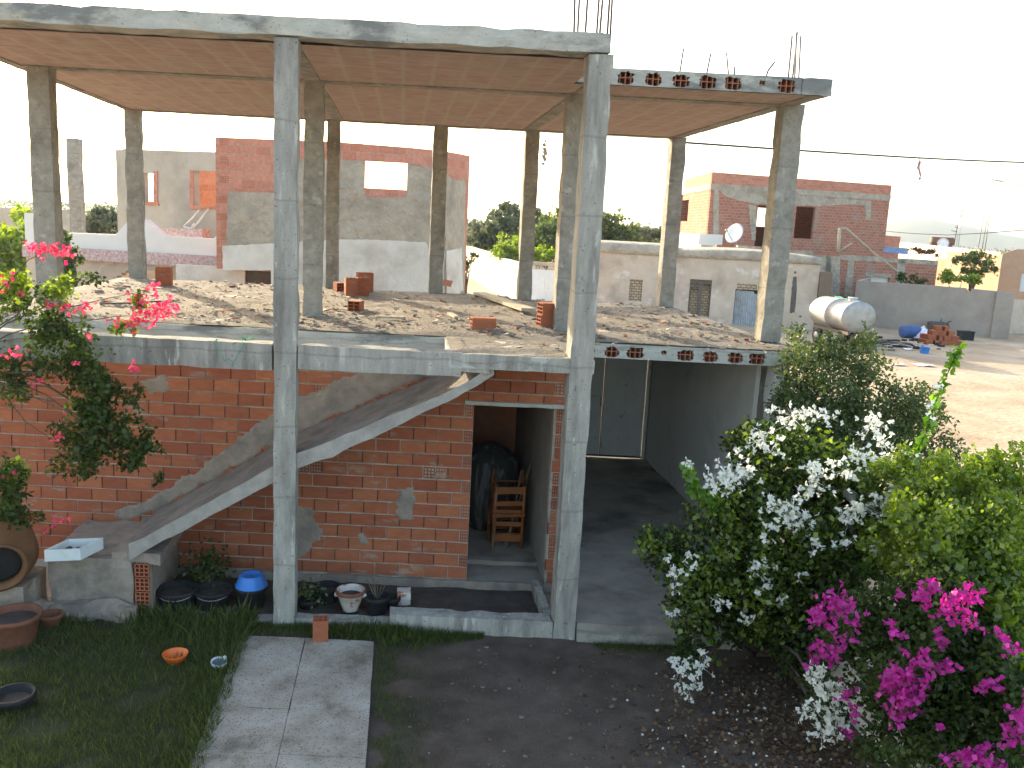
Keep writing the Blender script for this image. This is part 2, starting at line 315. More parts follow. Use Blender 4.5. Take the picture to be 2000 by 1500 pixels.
M['leaf_dark']=leafmat('dark_leaf',(.022,.042,.012),(.085,.125,.03),.4,.02)
M['leaf_bright']=leafmat('bright_leaf',(.09,.15,.022),(.26,.34,.05),.55,.05)
M['leaf_shoot']=leafmat('shoot_leaf',(.10,.22,.03),(.24,.40,.06),.6,.05)
M['leaf_olive']=leafmat('olive_leaf',(.045,.075,.026),(.15,.19,.06),.4,.04)
M['leaf_hazed']=leafmat('hazed_leaf',(.06,.082,.05),(.145,.165,.10),.3,.02)  # leaf colour paled and greyed to imitate distant haze
M['leaf_litter']=leafmat('fallen_leaf',(.085,.05,.03),(.22,.14,.08),.2,.02)
M['bract_white']=leafmat('white_bract',(.70,.72,.66),(.86,.86,.80),.4,.03)
M['bract_magenta']=leafmat('magenta_bract',(.30,.02,.17),(.62,.065,.39),.45,.03)
M['bract_pink']=leafmat('pink_bract',(.62,.05,.13),(.80,.20,.27),.5,.03)

def ceilmat():
    m,nt,N=newmat('pot_ceiling'); L=nt.links.new
    g=N('ShaderNodeNewGeometry'); s=N('ShaderNodeSeparateXYZ'); L(g.outputs['Position'],s.inputs[0])
    nz=N('ShaderNodeTexNoise'); nz.inputs['Scale'].default_value=3; nz.inputs['Detail'].default_value=5; L(g.outputs['Position'],nz.inputs['Vector'])
    a=N('ShaderNodeMath',operation='MULTIPLY_ADD'); a.inputs[1].default_value=.06; L(nz.outputs['Fac'],a.inputs[0]); L(s.outputs['X'],a.inputs[2])
    f=N('ShaderNodeMath',operation='PINGPONG'); f.inputs[1].default_value=.165; L(a.outputs[0],f.inputs[0])
    mr=N('ShaderNodeMapRange'); mr.inputs['From Min'].default_value=.022; mr.inputs['From Max'].default_value=.03; mr.inputs['To Min'].default_value=.62; mr.inputs['To Max'].default_value=0; L(f.outputs[0],mr.inputs[0])
    # course lines of the pots
    f2=N('ShaderNodeMath',operation='PINGPONG'); f2.inputs[1].default_value=.1; L(s.outputs['Y'],f2.inputs[0])
    mr2=N('ShaderNodeMapRange'); mr2.inputs['From Min'].default_value=.003; mr2.inputs['From Max'].default_value=.008; mr2.inputs['To Min'].default_value=.45; mr2.inputs['To Max'].default_value=0; L(f2.outputs[0],mr2.inputs[0])
    n1=N('ShaderNodeTexNoise'); n1.inputs['Scale'].default_value=5; n1.inputs['Detail'].default_value=8; L(g.outputs['Position'],n1.inputs['Vector'])
    r=N('ShaderNodeValToRGB'); ramp(r,[(.3,(.39,.285,.245)),(.7,(.49,.375,.325))]); L(n1.outputs['Fac'],r.inputs[0])
    x=N('ShaderNodeMix',data_type='RGBA'); L(mr2.outputs[0],x.inputs[0]); L(r.outputs[0],x.inputs[6]); x.inputs[7].default_value=(.16,.08,.06,1)
    y=N('ShaderNodeMix',data_type='RGBA'); L(mr.outputs[0],y.inputs[0]); L(x.outputs[2],y.inputs[6]); y.inputs[7].default_value=(.46,.40,.34,1)
    n2=N('ShaderNodeTexNoise'); n2.inputs['Scale'].default_value=1.1; n2.inputs['Detail'].default_value=8; L(g.outputs['Position'],n2.inputs['Vector'])
    q=N('ShaderNodeMapRange'); q.inputs['From Min'].default_value=.55; q.inputs['From Max'].default_value=.68; q.inputs['To Max'].default_value=.6; L(n2.outputs['Fac'],q.inputs[0])
    z=N('ShaderNodeMix',data_type='RGBA'); L(q.outputs[0],z.inputs[0]); L(y.outputs[2],z.inputs[6]); z.inputs[7].default_value=(.42,.36,.30,1)
    b=N('ShaderNodeBsdfPrincipled'); b.inputs['Roughness'].default_value=.95; b.inputs['Specular IOR Level'].default_value=.1; L(z.outputs[2],b.inputs['Base Color'])
    o=N('ShaderNodeOutputMaterial'); L(b.outputs[0],o.inputs[0]); return m
M['ceiling']=ceilmat()
def terrazzo():
    m,nt,N=newmat('terrazzo'); L=nt.links.new
    g=N('ShaderNodeNewGeometry')
    v=N('ShaderNodeTexVoronoi'); v.inputs['Scale'].default_value=42; L(g.outputs['Position'],v.inputs['Vector'])
    n0=N('ShaderNodeTexNoise'); n0.inputs['Scale'].default_value=30; L(g.outputs['Position'],n0.inputs['Vector'])
    mm=N('ShaderNodeMath',operation='SUBTRACT'); L(v.outputs['Distance'],mm.inputs[0]); ml=N('ShaderNodeMath',operation='MULTIPLY'); ml.inputs[1].default_value=.45; L(n0.outputs['Fac'],ml.inputs[0]); L(ml.outputs[0],mm.inputs[1])
    mr=N('ShaderNodeMapRange'); mr.inputs['From Min'].default_value=.0; mr.inputs['From Max'].default_value=.07; mr.inputs['To Min'].default_value=.75; mr.inputs['To Max'].default_value=0; L(mm.outputs[0],mr.inputs[0])
    n1=N('ShaderNodeTexNoise'); n1.inputs['Scale'].default_value=2.2; n1.inputs['Detail'].default_value=8; n1.inputs['Roughness'].default_value=.65; L(g.outputs['Position'],n1.inputs['Vector'])
    r=N('ShaderNodeValToRGB'); ramp(r,[(.32,(.18,.15,.115)),(.46,(.33,.29,.235)),(.66,(.43,.395,.34))]); L(n1.outputs['Fac'],r.inputs[0])
    x=N('ShaderNodeMix',data_type='RGBA'); L(mr.outputs[0],x.inputs[0]); L(r.outputs[0],x.inputs[6]); x.inputs[7].default_value=(.10,.085,.07,1)
    b=N('ShaderNodeBsdfPrincipled'); b.inputs['Roughness'].default_value=.8; b.inputs['Specular IOR Level'].default_value=.25; L(x.outputs[2],b.inputs['Base Color'])
    o=N('ShaderNodeOutputMaterial'); L(b.outputs[0],o.inputs[0]); return m
M['terrazzo']=terrazzo()
def groundmat():
    m,nt,N=newmat('sandy_ground'); L=nt.links.new
    g=N('ShaderNodeNewGeometry')
    n1=N('ShaderNodeTexNoise'); n1.inputs['Scale'].default_value=.35; n1.inputs['Detail'].default_value=10; n1.inputs['Roughness'].default_value=.65; L(g.outputs['Position'],n1.inputs['Vector'])
    r=N('ShaderNodeValToRGB'); ramp(r,[(.35,(.32,.235,.16)),(.52,(.45,.35,.25)),(.68,(.53,.43,.325))]); L(n1.outputs['Fac'],r.inputs[0])
    n2=N('ShaderNodeTexNoise'); n2.inputs['Scale'].default_value=.012; n2.inputs['Detail'].default_value=8; L(g.outputs['Position'],n2.inputs['Vector'])
    r2=N('ShaderNodeValToRGB'); ramp(r2,[(.42,(.10,.11,.055)),(.55,(.20,.17,.10)),(.6,(.32,.25,.17))]); L(n2.outputs['Fac'],r2.inputs[0])
    ln=N('ShaderNodeVectorMath',operation='LENGTH'); L(g.outputs['Position'],ln.inputs[0])
    mr=N('ShaderNodeMapRange'); mr.inputs['From Min'].default_value=75; mr.inputs['From Max'].default_value=140; L(ln.outputs['Value'],mr.inputs[0])
    x=N('ShaderNodeMix',data_type='RGBA'); L(mr.outputs[0],x.inputs[0]); L(r.outputs[0],x.inputs[6]); L(r2.outputs[0],x.inputs[7])
    n5=N('ShaderNodeTexNoise'); n5.inputs['Scale'].default_value=6; n5.inputs['Detail'].default_value=6; L(g.outputs['Position'],n5.inputs['Vector'])
    q=N('ShaderNodeMapRange'); q.inputs['From Min'].default_value=.62; q.inputs['From Max'].default_value=.7; q.inputs['To Max'].default_value=.55; L(n5.outputs['Fac'],q.inputs[0])
    z=N('ShaderNodeMix',data_type='RGBA'); L(q.outputs[0],z.inputs[0]); L(x.outputs[2],z.inputs[6]); z.inputs[7].default_value=(.2,.145,.1,1)
    b=N('ShaderNodeBsdfPrincipled'); b.inputs['Roughness'].default_value=.97; b.inputs['Specular IOR Level'].default_value=.1; L(z.outputs[2],b.inputs['Base Color'])
    bm=N('ShaderNodeBump'); bm.inputs['Strength'].default_value=.5; bm.inputs['Distance'].default_value=.06; L(n5.outputs['Fac'],bm.inputs['Height']); L(bm.outputs[0],b.inputs['Normal'])
    o=N('ShaderNodeOutputMaterial'); L(b.outputs[0],o.inputs[0]); return m
M['ground']=groundmat()
M['ramp']=mat('ramp_concrete',(.30,.275,.245),(.43,.40,.36),7,.95,.5,40,stain=(.20,.18,.16),sscale=2.2,sth=(.5,.68),samt=.6)
M['ramp_dirt']=mat('ramp_dirt',(.15,.132,.115),(.27,.24,.21),5,.97,.6,40,stain=(.10,.09,.08),sscale=2.4,sth=(.5,.66),samt=.6)
HAZE,EL,SKY,SUNE,EXPO=.00018,17.0,.15,2.5,2.1
# ------------------------------------------------------------------ the unfinished house (house frame u, v, z)
house=thing('unfinished_house','grey concrete frame house of orange hollow brick with open upper storey and ramp staircase','house',W((0,12.2,0)))
def hb(name,mb,mats,parent=house): return mb.build(name,mats,parent,house=True)
GROUND_Z=0.0; DK=2.985; RF=5.86
def column(u,v0,w,d,z0,z1,mt='concrete',amp=.0115):
    b=MB(); b.rbox(u-w/2,u+w/2,v0,v0+d,z0,z1,.11,amp,5); return hb('column',b,M[mt])
colB=column(-1.115,8.65,.225,.235,0,RF+.01,'concrete')
colC=column(1.80,8.65,.225,.25,0,RF+.01,'concrete')
for u,w in ((-4.40,.27),(-1.10,.235),(2.065,.235),(4.68,.25)): column(u,11.15,w,.25,DK-.02,RF+.01,'concrete_old')
for u,w in ((-4.61,.26),(-1.20,.22),(.616,.25),(2.175,.24),(4.66,.25)): column(u,15.6,w,.24,DK-.02,RF+.01,'concrete_old')
column(4.66,10.75,.25,.25,.2,2.76,'concrete_old')

def pot_strip(mb,u0,u1,z0,z1,v,n,depth=.2,seed=1,hide=()):          # slab edge with broken openings showing hollow pots
    rr=random.Random(seed); w=(u1-u0)/n; K=28
    for i in range(n):
        a,b=u0+i*w,u0+(i+1)*w; cx=(a+b)/2+rr.uniform(-.02,.02); cz=(z0+z1)/2-.008; rx=w*.35*rr.uniform(.88,1.1); rz=(z1-z0)*.40
        if i in hide: rx*=.35; rz*=.4; cz+=.02; cx+=.03
        inn=[];out=[]
        for k in range(K):
            th=2*math.pi*k/K+.1; c,s=math.cos(th),math.sin(th); e=1/max(abs(c)**3+abs(s)**3,.1)**(1/3)
            q=rr.uniform(.74,1.08) if s>-.4 else rr.uniform(.93,1.06)
            inn.append((cx+c*rx*e*q,v+rr.uniform(-.004,.004),max(z0+.006,cz+s*rz*e*q)))
            ts=min(((b-cx) if c>0 else (cx-a))/max(abs(c),1e-6),((z1-cz) if s>0 else (cz-z0))/max(abs(s),1e-6))
            out.append((cx+c*ts,v,cz+s*ts))
        # add corners
        for k in range(K):
            k2=(k+1)%K; o1,o2=out[k],out[k2]; q=[o1,o2]
            if abs(o1[0]-o2[0])>1e-6 and abs(o1[2]-o2[2])>1e-6:
                cn=(a if min(o1[0],o2[0])<a+1e-5 else b, v, z0 if min(o1[2],o2[2])<z0+1e-5 else z1); q=[o1,cn,o2]
            mb.face([inn[k]]+q+[inn[k2]],0,.5)
            mb.face([inn[k2],(inn[k2][0],v+.05,inn[k2][2]),(inn[k][0],v+.05,inn[k][2]),inn[k]],0,.5)
        if i not in hide: mb.hollow(cx-w*.42,cx+w*.42,z0+.004,z1-.012,v+.016,4,2,.008,.16,1)
        else: mb.hollow(cx-w*.3,cx+w*.3,z0+.004,z1-.012,v+.02,4,2,.008,.16,1)
    # closing top/bottom lips
    mb.face([(u0,v,z0),(u0,v+depth,z0),(u1,v+depth,z0),(u1,v,z0)],0); mb.face([(u0,v,z1),(u1,v,z1),(u1,v+depth,z1),(u0,v+depth,z1)],0)

# floor slab of the upper storey
b=MB()
b.rbox(-4.95,1.93,9.86,15.85,2.77,2.985,.2,.010,4,0)
b.rbox(1.93,4.85,10.6,15.85,2.77,2.945,.2,.010,4,0)
b.rbox(.50,1.93,8.66,9.86,2.845,2.985,.12,.012,5,0)             # landing at the head of the ramp
pot_strip(b,2.05,4.40,2.765,2.935,10.4,8,.21,5,hide=(3,))
b.rbox(4.40,4.74,10.385,10.6,2.765,2.94,.08,.012,7,0)
b.rbox(1.90,2.05,10.40,10.6,2.765,2.94,.08,.01,7,0)
floor=hb('floor_slab',b,[M['concrete_edge'],M['brick_dark']])
# lumpy screed and rubble lying on the slab (one sheet)
b=MB()
def screed(u0,u1,v0,v1,step=.09,base=2.99):
    nu=int((u1-u0)/step); nv=int((v1-v0)/step); V=[];F=[]
    for j in range(nv+1):
        for i in range(nu+1):
            u=u0+(u1-u0)*i/nu; v=v0+(v1-v0)*j/nv; p=Vector((u,v,0))
            h=.028*(mnoise.noise(p*1.3)+.6)+.018*mnoise.noise(p*4)+.012*mnoise.noise(p*13)
            e=min(u-u0,u1-u,v-v0,v1-v); V.append((u,v,base+max(-.01,h)*min(1,e/.15+.1)))
    for j in range(nv):
        for i in range(nu): k=j*(nu+1)+i; F.append((k,k+1,k+nu+2,k+nu+1))
    b.poly(V,F,0,.5,True)
screed(-4.94,1.92,9.9,15.84); screed(1.921,4.84,10.43,15.84,.09,2.95); screed(.52,1.9,8.72,9.899,.06,2.99)
hb('screed',b,M['rubble'])
# roof slab
b=MB()
b.rbox(-4.76,1.88,8.62,8.92,5.875,6.055,.11,.014,4,0)
b.rbox(-4.76,1.88,8.92,15.80,5.885,6.05,.3,.010,4,0)
b.rbox(1.88,4.74,10.6,15.80,5.885,6.05,.3,.010,4,0)
pot_strip(b,2.30,4.42,5.872,6.052,10.4,7,.21,9,hide=(5,))
b.rbox(4.42,4.76,10.385,10.6,5.872,6.055,.08,.014,7,0)
# plank-faced closed pot at the inner end
b.rbox(1.90,2.30,10.39,10.6,5.875,6.052,.1,.006,7,0)
# underside: clay pot ceiling with concrete beams
b.face([(-4.74,8.93,5.866),(-4.74,15.78,5.866),(1.88,15.78,5.866),(1.88,8.93,5.866)],2)
b.face([(1.88,10.42,5.866),(1.88,15.78,5.866),(4.72,15.78,5.866),(4.72,10.42,5.866)],2)
for (u0,u1,v0,v1) in ((-4.74,4.72,11.17,11.38),(-4.74,4.72,15.6,15.79)): b.rbox(u0,u1,v0,v1,5.848,5.90,.15,.006,6,3)
for u in (-1.12,2.1,4.6): b.rbox(u-.09,u+.09,(8.93 if u<1 else 10.45),15.58,5.852,5.90,.15,.006,6,3)
b.rbox(-4.74,-4.6,8.95,15.6,5.852,5.9,.15,.006,6,3)
roof=hb('roof_slab',b,[M['concrete_edge'],M['brick_dark'],M['ceiling'],M['concrete_old']])
# front edge beam over the stair well
b=MB(); b.rbox(-4.95,-1.24,8.66,8.88,2.725,2.995,.1,.009,5); b.rbox(-.99,.62,8.66,8.88,2.755,2.995,.1,.010,5); hb('beam',b,M['concrete'])
b=MB(); b.rbox(.62,1.68,8.655,8.9,2.845,2.992,.08,.012,6); b.rbox(.55,.9,8.67,8.87,2.80,2.86,.06,.012,7); hb('beam',b,M['concrete'])
# ramp of the future staircase
TOP=[(-3.0,.70),(-2.62,.87),(-1.93,1.29),(-1.26,1.72),(-1.0,1.88),(-.64,2.03),(-.09,2.31),(.25,2.46),(.62,2.66),(.92,2.865)]
BOT=[(-2.75,.62),(-2.51,.79),(-1.93,1.13),(-1.26,1.55),(-1.0,1.715),(-.64,1.865),(-.09,2.155),(.25,2.35),(.62,2.56),(.98,2.80)]
def lin(P,u):
    for (a,za),(c,zc) in zip(P,P[1:]):
        if u<=c: return za+(zc-za)*(u-a)/(c-a)
    return P[-1][1]
b=MB(); N=60; nv=12; V=[];F=[]
for i in range(N+1):
    u=-2.72+(.95+2.72)*i/N
    ring=[]
    for j in range(nv+1):
        v=8.70+(9.845-8.70)*j/nv; ring.append((u,v,lin(TOP,u)+.012*mnoise.noise(Vector((u*6,v*6,0)))+.02*max(0,mnoise.noise(Vector((u*2.5,v*3,4))))))
    for j in range(nv,-1,-1):
        v=8.71+(9.845-8.71)*j/nv; ring.append((u,v,lin(BOT,u)+.014*mnoise.noise(Vector((u*7,v*5,7)))))
    V+= [(p[0],p[1]+.012*mnoise.noise(Vector((p[0]*8,p[2]*8,3))) if k in(0,2*nv+1) else p[1],p[2]) for k,p in enumerate(ring)]
n=2*nv+2
for i in range(N):
    for k in range(n): F.append((i*n+k,(i+1)*n+k,(i+1)*n+(k+1)%n,i*n+(k+1)%n)[::-1])
F.append(tuple(range(n))); F.append(tuple(N*n+k for k in range(n))[::-1]); b.poly(V,F,0)
stair=hb('staircase',b,[M['ramp'],M['ramp_dirt']])
for q in stair.data.polygons:
    if abs(q.normal.z)>.5 and lin(TOP,(stair.data.vertices[q.vertices[0]].co.x))-.06<stair.data.vertices[q.vertices[0]].co.z: q.material_index=1
b=MB()
b.rbox(-3.55,-2.68,8.69,9.84,-.05,.66,.09,.022,4,0); b.rbox(-2.68,-2.50,8.76,9.84,-.05,.66,.09,.012,5,0)
b.rbox(-3.7,-2.62,8.55,8.72,-.05,.20,.08,.05,4,0); b.rbox(-2.9,-2.4,8.72,9.84,.6,.72,.09,.02,5,0)
for k,z in enumerate((.16,.315,.47)): b.hollow(-2.665,-2.515,z,z+.145,8.70,3,3,.012,.055,1,.5)
hb('stair_base',b,[M['smear'],M['brick']],stair)

# ---- brick wall under the upper floor: individually laid hollow bricks
b=MB(); PU,PZ=.285,.1505; z0=.135; WV=9.85; rr=random.Random(4)
DOOR=(.865,1.775,.1,2.245)
b.box(-4.95,DOOR[0]+.0,WV+.012,WV+.13,-.05,2.80,1); b.box(DOOR[0],DOOR[1],WV+.012,WV+.13,2.28,2.80,1); b.box(DOOR[1],1.94,WV+.012,WV+.13,-.05,2.80,1)
heads=set()
def brick_at(u0,u1,z,h,end=False,ny=3,nx=3):
    j=rr.uniform(-.004,.005); t=min(1,max(0,rr.gauss(.5,.28))); du=.006
    if end:
        b.hollow(u0+du,u1-du,z,z+h,WV-.002+j,nx,ny,.013,.06,0,t)
        b.face([(u0+du,WV-.002+j,z+h),(u1-du,WV-.002+j,z+h),(u1-du,WV+.02,z+h),(u0+du,WV+.02,z+h)],0,t); return
    w=rr.uniform(-.003,.003)
    if rr.random()<.75: b.face([(u0-.006,WV+.0105,z),(u0+.007,WV+.0105,z),(u0+.007,WV+.0105,z+h),(u0-.006,WV+.0105,z+h)],2,.5)
    P=[(u0+du,WV+j,z+w),(u1-du,WV+j+rr.uniform(-.003,.003),z+rr.uniform(-.003,.003)),(u1-du,WV+j,z+h+rr.uniform(-.003,.002)),(u0+du,WV+j,z+h+w)]
    Q=[(p[0],WV+.02,p[2]) for p in P]
    b.face(P,0,t)
    for k in range(4): b.face([P[k],Q[k],Q[(k+1)%4],P[(k+1)%4]],0,t)
rows=int((2.78-z0)/PZ)+1
for r in range(rows):
    z=z0+r*PZ; h=min(PZ-.017,2.79-z)
    if h<.04: continue
    off=(r%2)*PU/2+rr.uniform(-.02,.02)
    right_segments=[]
    if z+h<DOOR[3]+.04:
        segs=[(-4.95,DOOR[0])]
        # right jamb of the door: mostly brick ends
        if r in (1,4,9,): brick_at(DOOR[1]+.005,1.925,z,h)
        else: brick_at(DOOR[1]+.02,1.925,z,h,True,3,4)
    else: segs=[(-4.95,1.93)]
    for a,e in segs:
        u=e
        if e<1 and r%2==1: brick_at(e-.105,e,z,h,True,3,3); u=e-.105
        if e>1:
            if r==rows-3: brick_at(e-.16,e,z,h,True); u=e-.16
            elif r%2: u=e
        first=True
        while u>a+.01:
            w=PU*rr.uniform(.97,1.03)
            if first and ((r%2==0) if e<1 else (r%2==1)): w*=rr.uniform(.72,.95)
            first=False; c=max(a,u-w)
            um=(c+u)/2
            end=False
            for (hu,hz) in ((-.90,2.24),(-1.01,1.35),(-.99,.63),(.5,1.36)):
                if abs(um-hu)<PU/2 and abs(z+h/2-hz)<PZ/2: end=True
            if end: brick_at(c,(c+u)/2,z,h,True); brick_at((c+u)/2,u,z,h,True,3,4)
            elif u-c>.05: brick_at(c,u,z,h)
            u=c
M['joint']=mat('dry_joint',(.055,.04,.034),(.10,.075,.06),12,.95,0)
wall=hb('brick_wall',b,[M['brick'],M['mortar'],M['joint']])
# cement smeared over the bricks along the ramp, round the foot and in patches
def smear(poly,seed,d=.010,step=.024,name='cement_patch',par=None):
    # poly: outline in (u,z); ragged sheet a little proud of the bricks
    us=[p[0] for p in poly]; zs=[p[1] for p in poly]; bb=MB()
    def inside(u,z):
        u+=.075*mnoise.noise(Vector((u*5,z*5,seed)))+.045*mnoise.noise(Vector((u*17,z*17,seed))); z+=.05*mnoise.noise(Vector((u*5,z*5,seed+5)))
        c=False; n=len(poly)
        for i in range(n):
            (x1,y1),(x2,y2)=poly[i],poly[(i+1)%n]
            if (y1>z)!=(y2>z) and u<(x2-x1)*(z-y1)/(y2-y1)+x1: c=not c
        return c
    nu=int((max(us)-min(us)+.2)/step); nz=int((max(zs)-min(zs)+.2)/step); u0=min(us)-.1; z0=min(zs)-.1
    G={(i,j) for i in range(nu) for j in range(nz) if inside(u0+(i+.5)*step,z0+(j+.5)*step)}
    vid={};V=[];F=[]
    def vert(i,j):
        if (i,j) not in vid:
            n4=sum((i-a,j-c) in G for a in(0,1) for c in(0,1)); u=u0+i*step;z=z0+j*step
            dd=(-.002 if n4==4 else .004)-d*(.6+.5*mnoise.noise(Vector((u*9,z*9,seed)))) if n4==4 else .006
            jit=Vector((mnoise.noise(Vector((u*30,z*30,1))),mnoise.noise(Vector((u*30,z*30,9)))))*.014
            vid[(i,j)]=len(V); V.append((u+jit[0],WV+dd,z+jit[1]))
        return vid[(i,j)]
    for (i,j) in G: F.append((vert(i,j),vert(i+1,j),vert(i+1,j+1),vert(i,j+1)))
    bb.poly(V,F,0,.5,True); return hb(name,bb,M['smear'],par or wall)
smear([(-3.1,.62),(-2.6,.88),(-1.9,1.30),(-1.25,1.73),(-.64,2.05),(.2,2.45),(.62,2.68),(.45,2.72),(-.25,2.72),(-.28,2.62),(-.95,2.32),(-1.5,1.98),(-2.1,1.45),(-2.75,1.0),(-3.3,.72)],3)
smear([(-.02,1.2),(.22,1.24),(.26,1.05),(.2,.82),(.08,.8),(.0,.98)],8)
smear([(-.45,.62),(-.30,.66),(-.22,.52),(-.4,.48)],31,.005)
smear([(-2.9,2.35),(-2.6,2.4),(-2.55,2.2),(-2.8,2.15)],33,.005)
smear([(.42,1.42),(.58,1.44),(.6,1.34),(.44,1.32)],12,.008)
smear([(-1.2,.95),(-.92,.9),(-.82,.62),(-.95,.35),(-1.3,.3)],17)
smear([(-1.2,1.95),(-.95,1.9),(-.9,1.55),(-1.2,1.5)],21)
b=MB(); b.rbox(-2.5,1.92,9.80,9.86,-.05,.125,.08,.016,5); hb('plinth',b,M['smear'])
b=MB(); b.rbox(.76,1.93,9.80,9.96,2.24,2.285,.1,.006,6); hb('lintel',b,M['concrete_edge'])
# store room behind the door
b=MB()
b.box(DOOR[0]-.12,DOOR[0]-.02,9.985,13.0,-.05,2.76,1); b.box(1.78,1.93,9.985,13.0,-.05,2.76,0); b.box(-.5,1.93,13.0,13.1,-.05,2.76,1)
b.rbox(DOOR[0]-.1,1.80,9.86,10.42,-.03,.10,.1,.008,5,2); b.rbox(DOOR[0]-.1,1.80,10.42,13.0,-.03,.15,.1,.010,5,2)
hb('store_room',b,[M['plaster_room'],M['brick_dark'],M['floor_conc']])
# garage bay
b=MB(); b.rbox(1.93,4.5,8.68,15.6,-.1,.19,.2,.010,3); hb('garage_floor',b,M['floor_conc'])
b=MB(); b.rbox(4.5,4.68,11.05,15.58,-.05,2.76,.22,.012,3,0); b.rbox(4.5,4.62,10.5,10.75,-.05,2.76,.1,.02,4,0)
hb('side_wall',b,M['plaster'])
b=MB(); b.box(1.93,2.03,9.985,15.58,.0,2.76); hb('unseen_wall',b,M['plaster_room'])
b=MB(); b.box(-4.9,-4.75,9.9,15.6,-.05,2.76); hb('unseen_wall',b,M['plaster_room'])  # unseen left outer wall, added to block light under the slab
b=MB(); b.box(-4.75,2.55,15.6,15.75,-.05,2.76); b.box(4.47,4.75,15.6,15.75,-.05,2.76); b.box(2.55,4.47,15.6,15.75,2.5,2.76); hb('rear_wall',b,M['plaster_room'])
b=MB(); fr=[(2.56,2.60),(4.42,4.465)]
for a,c in fr: b.box(a,c,15.54,15.66,.19,2.5)
b.box(2.6,4.42,15.54,15.66,2.44,2.5)
door=hb('metal_door',b,M['metal_white'])
for a,c in ((2.61,3.655),(3.675,4.41)):
    b=MB(); b.box(a,c,15.60,15.625,.21,2.44)
    for z in (.21,1.0,1.72,2.40): b.box(a,c,15.588,15.601,z,z+.035)
    for u in (a,c-.035): b.box(u,u+.035,15.588,15.6012,.245,2.4)
    hb('door_leaf',b,M['metal_white'],door)
b=MB(); b.box(2.6,4.42,15.582,15.59,.2,.235); b.box(3.66,3.672,15.585,15.6,.2,2.44); b.tube([(3.62,15.58,1.15),(3.62,15.56,1.15),(3.62,15.56,1.3),(3.62,15.58,1.3)],.008)
hb('door_handle',b,M['rebar'],door)
# kerb in front of the planting bed, garage threshold
b=MB(); b.rbox(-.02,1.68,8.66,8.86,-.06,.20,.09,.014,5); b.rbox(-2.45,-1.24,8.7,8.86,-.06,.05,.1,.02,5); b.rbox(-1.0,-.02,8.68,8.84,-.06,.10,.1,.02,5)
b.rbox(1.62,1.70,8.86,9.8,-.05,.19,.1,.012,5)
hb('kerb',b,M['concrete'])
b=MB(); b.rbox(1.93,4.3,8.60,8.70,-.06,.12,.09,.02,5); hb('threshold',b,M['concrete_old'])
# steel bars left for the next storey
def bar(p,q,r=.011,bend=None):
    bb=MB(); pts=[W(p)]+([W(bend)] if bend else [])+[W(q)]; bb.tube(pts,r,5); return bb.build('rebar',M['rebar'],roof)
for px,dx,v in ((1121,-6,8.66),(1128,0,8.85),(1143,2,8.66),(1165,3,8.86),(1171,6,8.68),(1186,2,8.7),(1192,0,8.86)):
    p=bp(px,72,v); q=bp(px+dx+6,-60,v); bar((p.x,v,6.0),(q.x,v,6.85+.1*(px%3)))
for px,py,qx,qy,v in ((1540,150,1547,70,11.18),(1548,152,1557,62,11.35),(1554,152,1556,64,11.18),(1562,152,1564,70,11.36)):
    p=bp(px,py,v); q=bp(qx,qy,v); bar((p.x,v,6.03),(q.x,v,q.z))
for px,py,qx,qy,bd in ((1328,130,1335,95,None),(1380,136,1388,105,None),(1425,140,1419,103,None),(1435,142,1435,130,None)):
    v=10.6; p=bp(px,py,v); q=bp(qx,qy,v); bar((p.x,v,6.03),(q.x,v,q.z),.010)
p,m_,q=bp(1495,146,10.6),bp(1500,138,10.6),bp(1513,121,10.6); bar((p.x,10.6,6.03),(q.x,10.6,q.z),.011,(m_.x,10.6,m_.z))

# ------------------------------------------------------------------ loose things on the upper floor
def hollow_brick(name,label,loc,rz=0,size=(.3,.2,.15),holes=True,stand=0,group='loose bricks on the upper floor',tint=.5,top=None):
    root=None; b=MB(); L_,H_,D_=size
    # local: long axis x, height z, thickness y ; hollow ends at +-x
    def ends(x,sgn):
        mb=MB(); mb.hollow(-D_/2,D_/2,0,H_,0,2,3,.012,.09,0,tint)
        for f in mb.f:
            pts=[mb.v[i] for i in f]; q=[(x-sgn*p[1],p[0]*sgn,p[2]) for p in pts]; b.face(q,0,tint)
    ends(L_/2,1); ends(-L_/2,-1)
    x=L_/2; y=D_/2
    for s_ in (-1,1):
        n=9
        for k in range(n):                                          # scored long sides
            za,zb=H_*k/n,H_*(k+1)/n; o=.003 if k%2 else 0
            b.face([(-x,s_*(y-o),za),(x,s_*(y-o),za),(x,s_*(y-o),zb),(-x,s_*(y-o),zb)][::s_*-1],0,tint)
    b.face([(-x,-y,H_),(x,-y,H_),(x,y,H_),(-x,y,H_)],0,tint); b.face([(-x,y,0),(x,y,0),(x,-y,0),(-x,-y,0)],0,tint)
    V=[Vector(p) for p in b.v]
    if stand==1: V=[Vector((p.z-H_/2,p.y,p.x+L_/2)) for p in V]      # on its end
    if stand==2: V=[Vector((p.x,p.z-H_/2,p.y+D_/2)) for p in V]      # flat
    c,s=math.cos(rz),math.sin(rz); b.v=[(p.x*c-p.y*s+loc[0],p.x*s+p.y*c+loc[1],p.z+loc[2]) for p in V]
    return tag(b.build(name,M['brick'],None,origin=loc),label,'brick',group)
def dk(px,py,dz=0): p=on_z(px,py,3.0); return (p.x,p.y,3.0+dz)
hollow_brick('hollow_brick','orange hollow brick standing on end at the rear left of the upper floor',dk(321,558),.1,stand=1,size=(.30,.24,.2))
hollow_brick('hollow_brick','upright brick nearest the camera in the small group beside the rear column',dk(685,579),.25,(.3,.19,.16),stand=1)
hollow_brick('hollow_brick','upright brick second from front in the small group by the rear column',dk(708,578),.2,(.3,.19,.16),stand=1,tint=.35)
